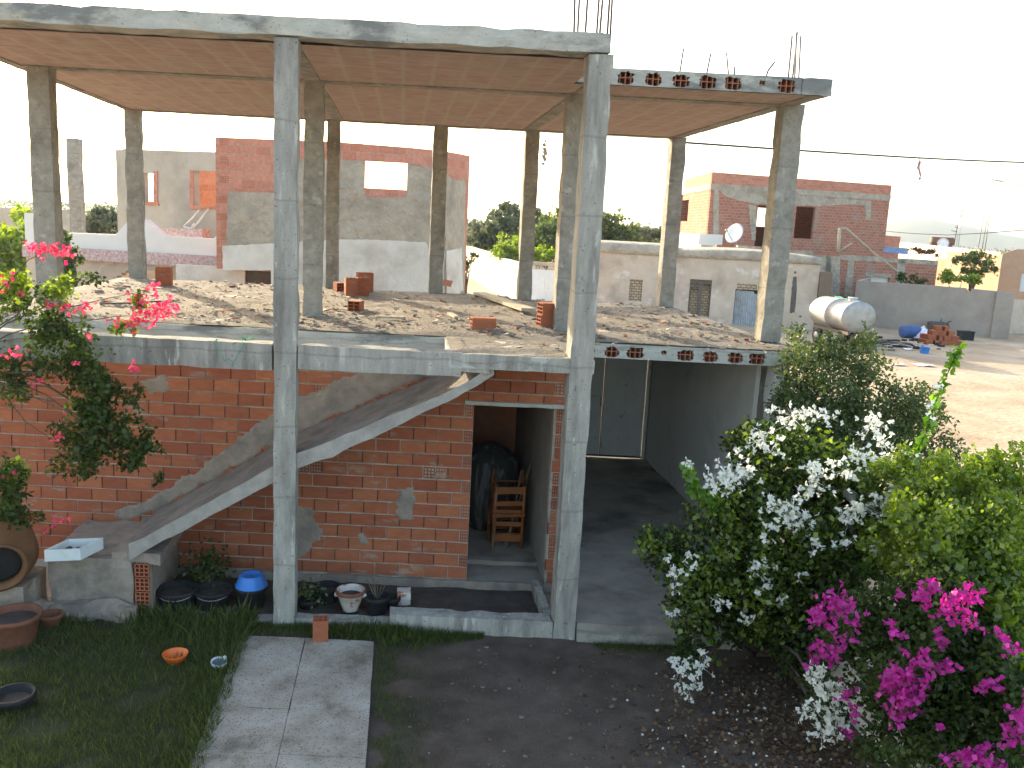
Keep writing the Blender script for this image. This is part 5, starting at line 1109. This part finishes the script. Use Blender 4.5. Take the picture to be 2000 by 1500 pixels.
# block wall round the yard
A,B=hx(1667,45.6,600),hx(1974,42.2,620); f,pt=frame(A,B); d=(B-A).normalized(); n=Vector((d.y,-d.x,0))
t=thing('block_wall','long grey brown cement yard wall behind the tanker and brick heap','wall',(A+B)/2)
b=MB(); wall_panel(b,A,B,-.1,toplist(f,[(1667,547),(1700,550),(1800,556),(1888,563),(1889,569),(1896,569),(1897,564),(1974,571)]),th=.22); wall_panel(b,A-n*4,A-n*.22,-.1,f(1667,547)[1],th=.2); b.build('wall',M['block'],t)
b=MB(); b.obox(B-d*.35+n*.06+Vector((0,0,f(1960,572)[1]/2)),d*.38,n*.1,(0,0,f(1960,572)[1]/2+.02)); b.build('pier',M['block'],t)
lanewall('boundary_wall','beige wall running out of frame beyond the yard wall pier',[(1974,44,585),(2030,45,588)],'plaster_cream')
# tanker trailer
c0,c1=at(1677,620,35),at(1611,607,37.4); c1.z=c0.z; ax=(c1-c0).normalized(); L=(c1-c0).length; sx=ax.cross(Vector((0,0,1))).normalized(); zz=Vector((0,0,1))
t=thing('water_tanker','silver metal oval water tanker trailer parked in the sandy yard','tanker',(c0.x,c0.y,0))
b=MB(); V=[];F=[]; K=40; a_,b_=.76,.63
rings=[(0,.0),(-.05,.55),(-.03,.96),(0,1.0),(.02,1.0),(L*.5,1.0),(L*.501,1.006),(L*.512,1.006),(L*.513,1),(L-.02,1),(L,.97),(L+.05,.5),(L+.06,.0)]
rings[0]=(-.06,.001)
for o,s in rings:
    for k in range(K): th=2*math.pi*k/K; V.append(c0+ax*o+sx*(a_*s*math.cos(th))+zz*(b_*s*math.sin(th)))
for i in range(len(rings)-1):
    for k in range(K): F.append((i*K+k,i*K+(k+1)%K,(i+1)*K+(k+1)%K,(i+1)*K+k))
b.poly(V,F,0,.5,True); b.build('tank',M['galv'],t)
b=MB(); 
for s in (-1,1): b.obox(c0+ax*L*.5+sx*.38*s-zz*(b_+.03),ax*(L*.52),sx*.04,zz*.06)
b.tube([c0+ax*.2-zz*(b_+.05),c0-ax*1.1-zz*.55],.05,6); b.build('chassis',M['rebar'],t)
for s in (-1,1):
    for o in (.42,.72):
        b=MB(); q=c0+ax*L*o+sx*.62*s; q.z=.31; b.lathe(q-sx*.1,[(.1,0),(.28,.0),(.31,.03),(.31,.17),(.28,.2),(.1,.2)],20,axis=sx); wh=b.build('wheel',M['black'],t)
        b=MB(); b.lathe(q-sx*.105,[(.01,0),(.17,.0),(.17,.21),(.01,.21)],14,axis=sx); b.build('rim',M['steel'],wh)
b=MB(); q=c0+ax*L*.22+zz*(b_-.02); b.lathe(q,[(.16,0),(.16,.1),(.19,.1),(.19,.14),(.01,.15)],14); b.build('hatch',M['whiteplastic'],t)
b=MB(); b.tube([c0+ax*L*1.02-sx*(-.0)+sx*.45+zz*.62]+[c0+ax*(L*(1-k/8))+sx*(.45*(1 if True else 1))+zz*(.60+.03*math.sin(k*2)) for k in range(7)],.028,6); b.build('hose',M['twine'],t)
# junk by the wall
g=on_z(1777,660,0); t=thing('barrel','dark blue plastic barrel lying by the yard wall','barrel',g); b=MB(); b.lathe(Vector((g.x-.42,g.y,.29)),[(.01,0),(.26,.0),(.29,.04),(.29,.3),(.3,.31),(.3,.34),(.29,.35),(.29,.8),(.26,.86),(.01,.86)],20,axis=(1,.1,0)); b.build('body',M['bluedark'],t)
b=MB(); b.lathe(Vector((g.x+.44,g.y+.09,.45)),[(.01,0),(.05,0),(.05,.03),(.01,.03)],10,axis=(1,.1,0)); b.build('bung',M['black'],t)
g=on_z(1812,664,0); b=MB(); V=[];F=[]; NN=9
for j in range(NN+1):
    for i in range(NN+1):
        x=g.x-.45+.9*i/NN; y=g.y-.3+.8*j/NN; V.append((x,y,max(.02,.55*math.sin(math.pi*i/NN)*(j/NN)**.6+.22*mnoise.noise(Vector((i*.7,j*.7,3))))))
for j in range(NN):
    for i in range(NN): k=j*(NN+1)+i; F.append((k,k+1,k+NN+2,k+NN+1))
b.poly(V,F); tag(b.build('plastic_sheet',M['sheet']),'crumpled white and lilac plastic sheet between the blue barrel and brick heap','sheet')
g=on_z(1850,674,0); k=0
first=None
for lev,(nx,ny) in enumerate(((5,3),(4,3),(3,2),(2,1))):
    for i in range(nx):
        for j in range(ny):
            loc=(g.x-.85+.34*(i+lev*.5)+rr.uniform(-.05,.05), g.y+.26*j+rr.uniform(-.04,.04)+lev*.1, lev*.2+.0)
            if first is None:
                first=hollow_brick('hollow_brick','orange hollow brick in the heap by the yard wall',loc,rr.uniform(-.4,.4),(.31,.2,.2),group='heap of bricks by the yard wall',tint=.6)
            else: dup(first,loc,rotz=rr.uniform(-.5,.5))
g=on_z(1885,664,0); b=MB(); b.rbox(g.x-.3,g.x+.3,g.y-.2,g.y+.25,0,.38,.1,.015,4); b.rbox(g.x-.32,g.x+.32,g.y-.22,g.y+.27,.38,.42,.1,.01,4); tag(b.build('crate',M['black']),'black box beside the brick heap','box')
g=on_z(1838,650,0); b=MB(); 
for k in range(9): p=Vector((g.x+rr.uniform(-.5,.5),g.y+rr.uniform(-.1,.3),rr.uniform(.2,.75))); b.tube([p,p+Vector((rr.uniform(-.3,.3),rr.uniform(-.2,.2),rr.uniform(.0,.3)))],.03,5)
b.rbox(g.x-.55,g.x+.5,g.y-.1,g.y+.4,0,.5,.15,.06,2); tag(b.build('scrap_heap',M['frame_dark']),'dark heap of scrap behind the bricks at the yard wall','scrap')
for k,(px,py,w,lab) in enumerate(((1752,713,.22,'white paper scrap on the sand nearer the bush'),(1801,714,.32,'larger white paper scrap on the sand in the open'),(1775,683,.2,'pale scrap just in front of the blue barrel'),(1985,890,.12,'small white scrap at the right edge of the sand'))):
    g=on_z(px,py,.01); b=MB(); V=[];F=[]
    for j in range(4):
        for i in range(4): V.append((g.x+w*(i-1.5)*.7+rr.uniform(-.03,.03),g.y+w*(j-1.5)*.5,.01+rr.uniform(.0,.07)))
    for j in range(3):
        for i in range(3): q=j*4+i; F.append((q,q+1,q+5,q+4))
    b.poly(V,F); tag(b.build('paper_scrap',M['sheet']),lab,'litter','litter on the sand')
g=on_z(1805,690,.0); b=MB(); b.lathe((g.x,g.y,0),[(.16,0),(.2,.25),(.22,.26),(.18,.25),(.14,.03),(.01,.02)],14); tag(b.build('bucket',M['blue']),'small blue bucket on the sand in front of the brick heap','bucket')
b=MB(); g=on_z(1720,670,.0); V=[];F=[]
for k in range(160):
    c=Vector((g.x+rr.gauss(0,1.3),g.y+rr.gauss(0,.8),0)); s=rr.uniform(.04,.16); b.obox(c+Vector((0,0,s*.25)),(s*rr.uniform(.5,1.4),s*.3,0),(-s*.3,s*.7,0),(0,0,s*.4),rr.choice([0,0,1]),rr.random())
tag(b.build('debris',[M['black'],M['chips']],None,origin=(g.x,g.y,0)),'dark rubbish scattered on the ground beside the tanker','debris',kind='stuff')

# cream house, water tank, masts at the far right
A,B=hx(1708,112,470),hx(1953,62,500); f,pt=frame(A,B); d=(B-A).normalized(); n=Vector((d.y,-d.x,0)); L=(B-A).length
t=thing('cream_house','long sunlit cream house wall in the distance at the right','house',(A+B)/2)
b=MB(); wall_panel(b,A,B,0,toplist(f,[(1708,468),(1953,493)]),th=.3); wall_panel(b,B,B+Vector((d.y*-9,d.x*9,0)),0,f(1953,493)[1],th=.3); b.build('wall',M['creamhouse'],t)
b=MB(); zt=f(1800,477)[1]; q=[A-n*.2,B-n*.2,B-n*9,A-n*9]; b.face([(p.x,p.y,zt-.5) for p in q]); b.build('roof',M['creamhouse'],t)
A2,B2=hx(1826,66,530),hx(1955,60,530); f2,pt2=frame(A2,B2); b=MB(); wall_panel(b,A2,B2,0,toplist(f2,[(1826,503),(1955,524)]),th=.25); tag(b.build('ochre_wall',M['ochre']),'shaded ochre wall under the cream house at the right','wall')
A2,B2=hx(1953,58,530),hx(2040,57,530); f2,pt2=frame(A2,B2); t2=thing('ochre_house','brown shaded house corner cut by the right edge of the picture','house',(A2+B2)/2); b=MB(); wall_panel(b,A2,B2,0,toplist(f2,[(1953,497),(1985,487),(2040,486)]),[hole(f2,1993,2010,535,570)],th=.25); wall_panel(b,A2-Vector((0,-6,0)),A2,0,f2(1953,497)[1],th=.2); b.build('wall',M['ochre'],t2)
b=MB(); overlay(b,pt2,f2,[(1993,535),(2010,535),(2010,570),(1993,570)],-.1,0,.03); b.build('window',M['gate'],t2)
c=at(1819,470,88); t=thing('roof_tank','red and cream cylindrical water tank lying on the cream house roof','tank',(c.x,c.y,c.z-.4)); b=MB(); ax=Vector((RIGHT.x,RIGHT.y,0)).normalized()
b.lathe(c,[(.01,0),(.36,.0),(.40,.08),(.40,2.0),(.36,2.1),(.01,2.1)],20,axis=ax); b.build('body',M['terracotta'],t)
b=MB(); b.lathe(c-ax*.02,[(.01,0),(.42,0),(.42,.12),(.01,.12)],20,axis=ax); b.lathe(c+ax*2.0,[(.01,0),(.42,0),(.42,.14),(.01,.14)],20,axis=ax); b.obox(c+ax*1-Vector((0,0,.5)),ax*1.0,Vector((-ax.y,ax.x,0))*.3,(0,0,.16)); b.build('end_band',M['frame_dark'],t)
c=at(1842,476,80); b=MB(); b.lathe(c,[(.01,0),(.3,.05),(.5,.15),(.3,.08),(.01,.03)],18,axis=(-.5,-.8,.35)); b.tube([c,c+Vector((.1,.1,-.6))],.04,5); tag(b.build('satellite_dish',M['dish']),'tiny white satellite dish before the roof water tank','dish')
A2,B2=at(1715,487,56),at(1773,492,56); b=MB(); up=Vector((.0,.35,.9)).normalized(); dd=(B2-A2); q=dd.normalized().cross(up); b.obox((A2+B2)/2,dd/2,up*.17,q*.03); t=thing('solar_panel','blue solar water heater panel beside the brick house','solar panel',((A2+B2)/2-Vector((0,0,.3)))); b.build('panel',M['solar'],t)
b=MB(); b.tube([A2+up*.2,B2+up*.2],.05,8); b.tube([A2-up*.2,A2-up*.2-Vector((0,0,.3))],.03,5); b.tube([B2-up*.2,B2-up*.2-Vector((0,0,.3))],.03,5); b.build('frame',M['steel'],t)
b=MB(); g=lambda x,y: at(x,y,84); b.tube([g(1863,480),g(1870,440)],.04,5); b.tube([g(1858,450),g(1870,453)],.03,4); b.tube([g(1865,443),g(1872,446)],.03,4); tag(b.build('aerial',M['cable']),'thin television aerial beside the roof water tank','aerial')
b=MB(); g=lambda x,y: at(x,y,150)
for x0,x1 in ((1868,1876),(1872,1879)): b.tube([g(x0,480),g(x1,412)],.05,4)
for k in range(10): y=476-k*6.5; b.tube([g(1868+.75*k,y),g(1872.5+.7*k,y-4)],.04,3)
b.tube([g(1874,424),g(1880,421)],.06,4); b.tube([g(1877,412),g(1884,410)],.06,4); tag(b.build('radio_mast',M['steel']),'thin pale radio mast beyond the cream house','mast')
b=MB(); g=lambda x,y: at(x,y,170); LEG=[((1911,484),(1932,350)),((1918,486),(1940,352)),((1924,486),(1942,354))]
for p,q in LEG: b.tube([g(*p),g(*q)],.075,4)
for k in range(16):
    a=k/16; c=(k+1)/16; i=k%3; j=(k+1)%3
    P=lambda i,a:(LEG[i][0][0]+(LEG[i][1][0]-LEG[i][0][0])*a, LEG[i][0][1]+(LEG[i][1][1]-LEG[i][0][1])*a)
    b.tube([g(*P(0,a)),g(*P(1,c))],.045,3); b.tube([g(*P(1,a)),g(*P(2,c))],.045,3)
b.tube([g(1930,350),g(1936,347),g(1943,352)],.06,4); b.tube([g(1938,350),g(1944,352),g(1962,354)],.10,5); tag(b.build('pylon',M['steel']),'slender lattice power pylon at the far right','pylon')
b=MB(); b.tube([at(1943,352,170),at(1975,360,165),at(2040,371,150)],.06,4); tag(b.build('power_line',M['cable']),'power line leaving the pylon to the right','cable')
b=MB(); b.tube([at(1700,449,120),at(1780,456,115),at(1850,459,110),at(1930,455,105),at(2040,446,100)],.04,4); tag(b.build('power_line',M['cable']),'thin sagging line crossing in front of the hill','cable')
# cable from the house and the things dangling from it
P0=W((4.70,15.74,5.80)); P1=at(2330,318,30); b=MB(); N=30; pts=[]
for k in range(N+1):
    q=P0.lerp(P1,k/N); q.z-=.16*math.sin(math.pi*k/N); pts.append(q)
b.tube(pts,.020,6); tag(b.build('cable',M['cable']),'black cable strung from the roof corner to the right','cable')
def nearest(px): return min(pts,key=lambda p: abs(((p-CAMO).dot(RIGHT)/(p-CAMO).dot(FWD))*FPX+1000-px))
dpt=(nearest(1797)-CAMO).dot(FWD); b=MB(); g=lambda x,y: at(x,y,dpt)
t=thing('rag','faded pink and white rag dangling from the black cable','rag',g(1796,350)); b.tube([nearest(1797)+Vector((0,0,.03)),g(1797,312)],.006,4)
b.face([g(1797,310),g(1799,318),g(1794,332),g(1790,330),g(1793,318)],0); b.face([g(1799,318)+Vector((0,.05,0)),g(1794,332),g(1797,333)],0); b.face([g(1793,331),g(1797,330),g(1800,342),g(1797,348),g(1795,340)],0); b.lathe(g(1796,349),[(.01,-.03),(.04,0),(.01,.04)],8)
M['rag']=mat('faded_rag',(.34,.14,.16),(.5,.36,.37),12,.9,.2,30); b.build('cloth',M['rag'],t)
p=bp(1063,262,15.75); b=MB(); g=lambda x,y: wp(x,y,15.76); b.tube([W((p.x,15.76,5.87)),g(1064,290),g(1062,310)],.005,4)
for (x,y,r) in ((1065,276,.02),(1063,283,.028),(1064,292,.03),(1065,299,.035),(1062,306,.03),(1064,311,.03),(1061,320,.025)): b.obox(g(x,y),(r,0,r*.3),(0,r*.3,0),(-r*.5,0,r),0)
tag(b.build('hanging_scraps',M['sheet']),'string of pale plastic scraps hanging from the rear roof edge','scraps')

# ------------------------------------------------------------------ trees and far vegetation
def tree(name,label,d,blobs,n,size,m,cat='tree',group=None,trunk=None,spread=.8):
    P=[]; w=np.array([b[2]*b[3] for b in blobs],float); w/=w.sum()
    for (px,py,rx,ry),k in zip(blobs,(w*n).astype(int)+1):
        sub=[(rng.normal(size=3)*.55) for _ in range(max(4,int(k/55)))]
        for i in range(k):
            s=sub[rng.integers(len(sub))]; q=s+rng.normal(size=3)*.24
            P.append(at(px+q[0]*rx,py+q[1]*ry,d+q[2]*rx*d/FPX*spread))
    P=np.array(P); P=P[P[:,2]>.05]; c=trunk if trunk else (blobs[0][0],); base=hx(c[0],d); t=thing(name,label,cat,base,group)
    b=MB(); bl=[at(x,y,d) for x,y,_,_ in blobs]; top=bl[0]; h=max(.3,top.z); b.tube([base,base.lerp(Vector((top.x,top.y,h*.6)),.6)+Vector((0,0,h*.25)),Vector((top.x,top.y,h*.8))],[h*.03+.03,h*.022+.02,.02],7)
    for q in bl[:5]: b.tube([Vector((base.x,base.y,h*.35)),q],[h*.014+.015,.01],5)
    b.build('trunk',M['bark'],t); leafmesh('crown',P,size*rng.uniform(.7,1.3,len(P)),m,t,.4); return t
TG='trees beyond the lane'
tree('eucalyptus_tree','tall thin crowned tree rising above the others in the middle distance',75,[(992,405,16,14),(1010,415,18,16),(1040,420,16,16),(985,430,30,20),(1050,440,25,20),(1020,450,40,25)],2600,.42,'leaf_hazed',group=TG)
tree('olive_tree','grey green spreading tree left of the inner columns',68,[(960,455,30,22),(990,445,30,25),(945,470,20,16),(1000,475,30,20)],2600,.34,'leaf_hazed',group=TG)
tree('olive_tree','broad olive tree filling the gap behind the lane gate',60,[(1070,450,40,28),(1050,475,45,25),(1095,440,30,30),(1010,485,35,22),(1090,480,30,25)],3800,.26,'leaf_olive',group=TG)
tree('dark_tree','darker bushy tree right of the front column',62,[(1190,455,26,26),(1215,460,30,26),(1170,470,30,26),(1235,475,22,18),(1180,440,20,16)],3000,.28,'leaf_olive',group=TG)
tree('dark_tree','dark low tree left of the rear right column',80,[(1245,450,24,14),(1275,455,24,14),(1295,460,18,12)],1500,.3,'leaf_hazed',group=TG)
tree('hedge','bright green vine spilling over the white lane wall',53.5,[(1000,490,22,20),(975,492,18,16),(1020,500,18,18),(990,510,12,10),(1070,495,28,12),(1050,498,20,14),(1095,495,16,12)],3600,.16,'leaf_bright','hedge')
tree('lane_bush','straggly grey bush at the annex end of the lane',40,[(912,510,9,16),(922,500,10,12),(908,530,6,14)],320,.12,'leaf_hazed','bush')
tree('garden_tree','large hazy green tree at the far left edge',34,[(20,470,40,40),(45,520,40,50),(0,530,40,60),(30,590,50,40),(70,480,20,20)],3800,.2,'leaf_bright','tree')
tree('vine','dark ivy climbing beside the left column and the white house',21.5,[(128,450,14,14),(122,480,16,18),(140,500,16,18),(128,540,16,30),(148,570,10,30),(118,570,12,30)],2400,.09,'leaf_olive','vine')
tree('garden_tree','hazy green trees between the pillar and the grey upper storey',52,[(190,425,30,20),(215,430,20,22),(175,440,18,16),(205,450,30,16)],2200,.25,'leaf_hazed','tree')
tree('garden_tree','small leafy tree in front of the cream house wall',55,[(1908,500,22,12),(1890,512,18,14),(1925,515,18,14),(1900,530,16,14)],1700,.17,'leaf_olive','tree')
tree('shrub','sunny green shrub low behind the yard wall',48,[(1880,545,30,8),(1850,540,22,10),(1905,548,20,6)],1300,.14,'leaf_bright','shrub')
tree('shrub','dark shrub before the terrace block and behind the yard wall',46.5,[(1772,545,16,10),(1790,550,14,8)],500,.13,'leaf_dark','shrub')
tree('dry_bush','dry twiggy bush in front of the cream wall left part',57,[(1795,490,20,7),(1815,494,14,5)],420,.14,'leaf_litter','bush')
# distant woods as masses
P=[]
for _ in range(16000):
    px=rng.uniform(-250,2250); d=float(rng.choice([150,220,320,480,750,1200],p=[.12,.18,.2,.2,.18,.12]))*rng.uniform(.85,1.15)
    g=hx(px,d,430); f=mnoise.noise(Vector((g.x*.02,g.y*.02,0)))+.5*mnoise.noise(Vector((g.x*.09,g.y*.09,5)))
    if f<-.05: continue
    hmax=(2.2+4.5*max(0,f))*(1+.3*mnoise.noise(Vector((px*.3,d,0))))
    P.append((g.x,g.y,rng.random()**.7*hmax,d))
P=np.array(P); tag(leafmesh('distant_woods',P[:,:3],np.clip(P[:,3]*.0028,.4,3.2),'leaf_hazed',None,.45,origin=(0,300,0)),'hazy line of trees along the horizon','woods',kind='stuff')
P=[]
for _ in range(15000):
    px=rng.uniform(850,1330); d=rng.uniform(85,170); g=hx(px,d,430); f=mnoise.noise(Vector((g.x*.06,g.y*.06,2)))
    if f<-.35: continue
    P.append((g.x,g.y,rng.random()**.75*(3.2+3.4*max(0,f+.1))))
tag(leafmesh('scrub',np.array(P),.4,'leaf_hazed',None,.45,origin=(20,110,0)),'mass of grey green orchard scrub beyond the lane','scrub',kind='stuff')

# ------------------------------------------------------------------ ground, hills
b=MB(); rad=[0,15,40,80,160,400,1000,2000,3450]; K=64; V=[(0,10,0)];F=[]
for r in rad[1:]:
    for k in range(K): V.append((r*math.cos(2*math.pi*k/K),10+r*math.sin(2*math.pi*k/K),0))
for k in range(K): F.append((0,1+k,1+(k+1)%K))
for i in range(len(rad)-2):
    for k in range(K): F.append((1+i*K+k,1+(i+1)*K+k,1+(i+1)*K+(k+1)%K,1+i*K+(k+1)%K))
b.poly(V,F,0); tag(b.build('ground',M['ground'],None,origin=(0,0,0)),kind='structure')
M['hill']=mat('hill_scrub',(.05,.055,.04),(.08,.08,.055),.01,.95,0)
b=MB(); prof=[(1450,470),(1600,462),(1700,444),(1745,433),(1780,428),(1815,429),(1850,434),(1890,441),(1930,449),(1965,458),(2010,464),(2060,468),(2150,471),(2300,482)]
V=[];F=[]; NP=60; ND=10; D0=2600
def profy(px):
    for (a,ya),(c,yc) in zip(prof,prof[1:]):
        if px<=c: q=(px-a)/(c-a); q=q*q*(3-2*q); return ya+(yc-ya)*q
    return prof[-1][1]
for i in range(NP+1):
    px=1450+(2300-1450)*i/NP
    for j in range(ND+1):
        w=math.sin(math.pi*j/ND); dd=D0+(j-ND/2)*130; g=hx(px,dd,440); zc=at(px,profy(px)+2*mnoise.noise(Vector((px*.02,0,0))),D0).z
        V.append((g.x,g.y,max(0,zc)*w**1.2-1.0))
for i in range(NP):
    for j in range(ND): k=i*(ND+1)+j; F.append((k,k+1,k+ND+2,k+ND+1))
b.poly(V,F,0,.5,True); tag(b.build('hills',M['hill']),kind='structure')
# air
m,nt,N=newmat('haze_air'); v=N('ShaderNodeVolumePrincipled'); v.inputs['Color'].default_value=(.74,.87,1,1); v.inputs['Density'].default_value=HAZE; v.inputs['Anisotropy'].default_value=.45; o=N('ShaderNodeOutputMaterial'); nt.links.new(v.outputs[0],o.inputs['Volume'])
b=MB(); b.box(-3600,3600,-3600,3600,-3,75); tag(b.build('haze',m,None,origin=(0,0,-3)),kind='stuff')
if HAZE<=0: bpy.data.objects.remove(bpy.data.objects['haze'])

# ------------------------------------------------------------------ sun, sky, camera
SUN=Vector((-.48,.877,0)).normalized()*math.cos(R(EL))+Vector((0,0,math.sin(R(EL))))
w=bpy.data.worlds.new('World'); scene.world=w; w.use_nodes=True; nt=w.node_tree; nt.nodes.clear()
sk=nt.nodes.new('ShaderNodeTexSky'); sk.sky_type='NISHITA'; sk.sun_disc=False; sk.sun_elevation=R(EL); sk.sun_rotation=math.atan2(SUN.x,SUN.y); sk.altitude=50; sk.air_density=1.0; sk.dust_density=3.0; sk.ozone_density=1.0
bg=nt.nodes.new('ShaderNodeBackground'); bg.inputs[1].default_value=SKY; ow=nt.nodes.new('ShaderNodeOutputWorld'); nt.links.new(sk.outputs[0],bg.inputs[0]); nt.links.new(bg.outputs[0],ow.inputs[0])
l=bpy.data.lights.new('sun','SUN'); l.energy=SUNE; l.angle=R(.5); l.color=(1,.87,.68); lo=bpy.data.objects.new('sun',l); COL.objects.link(lo); lo.rotation_euler=SUN.to_track_quat('Z','Y').to_euler(); lo.location=(0,0,60)
cam=bpy.data.cameras.new('camera'); cam.sensor_width=36; cam.lens=FPX/2000*36; cam.clip_start=.05; cam.clip_end=20000
co=bpy.data.objects.new('camera',cam); COL.objects.link(co); co.matrix_world=Matrix(((RIGHT.x,UP.x,-FWD.x,0),(RIGHT.y,UP.y,-FWD.y,0),(RIGHT.z,UP.z,-FWD.z,CAMH),(0,0,0,1))); scene.camera=co
scene.view_settings.view_transform='Standard'; scene.view_settings.look='None'; scene.view_settings.gamma=1; scene.view_settings.use_white_balance=True; scene.view_settings.white_balance_temperature=7050; scene.view_settings.white_balance_tint=8; scene.view_settings.exposure=EXPO
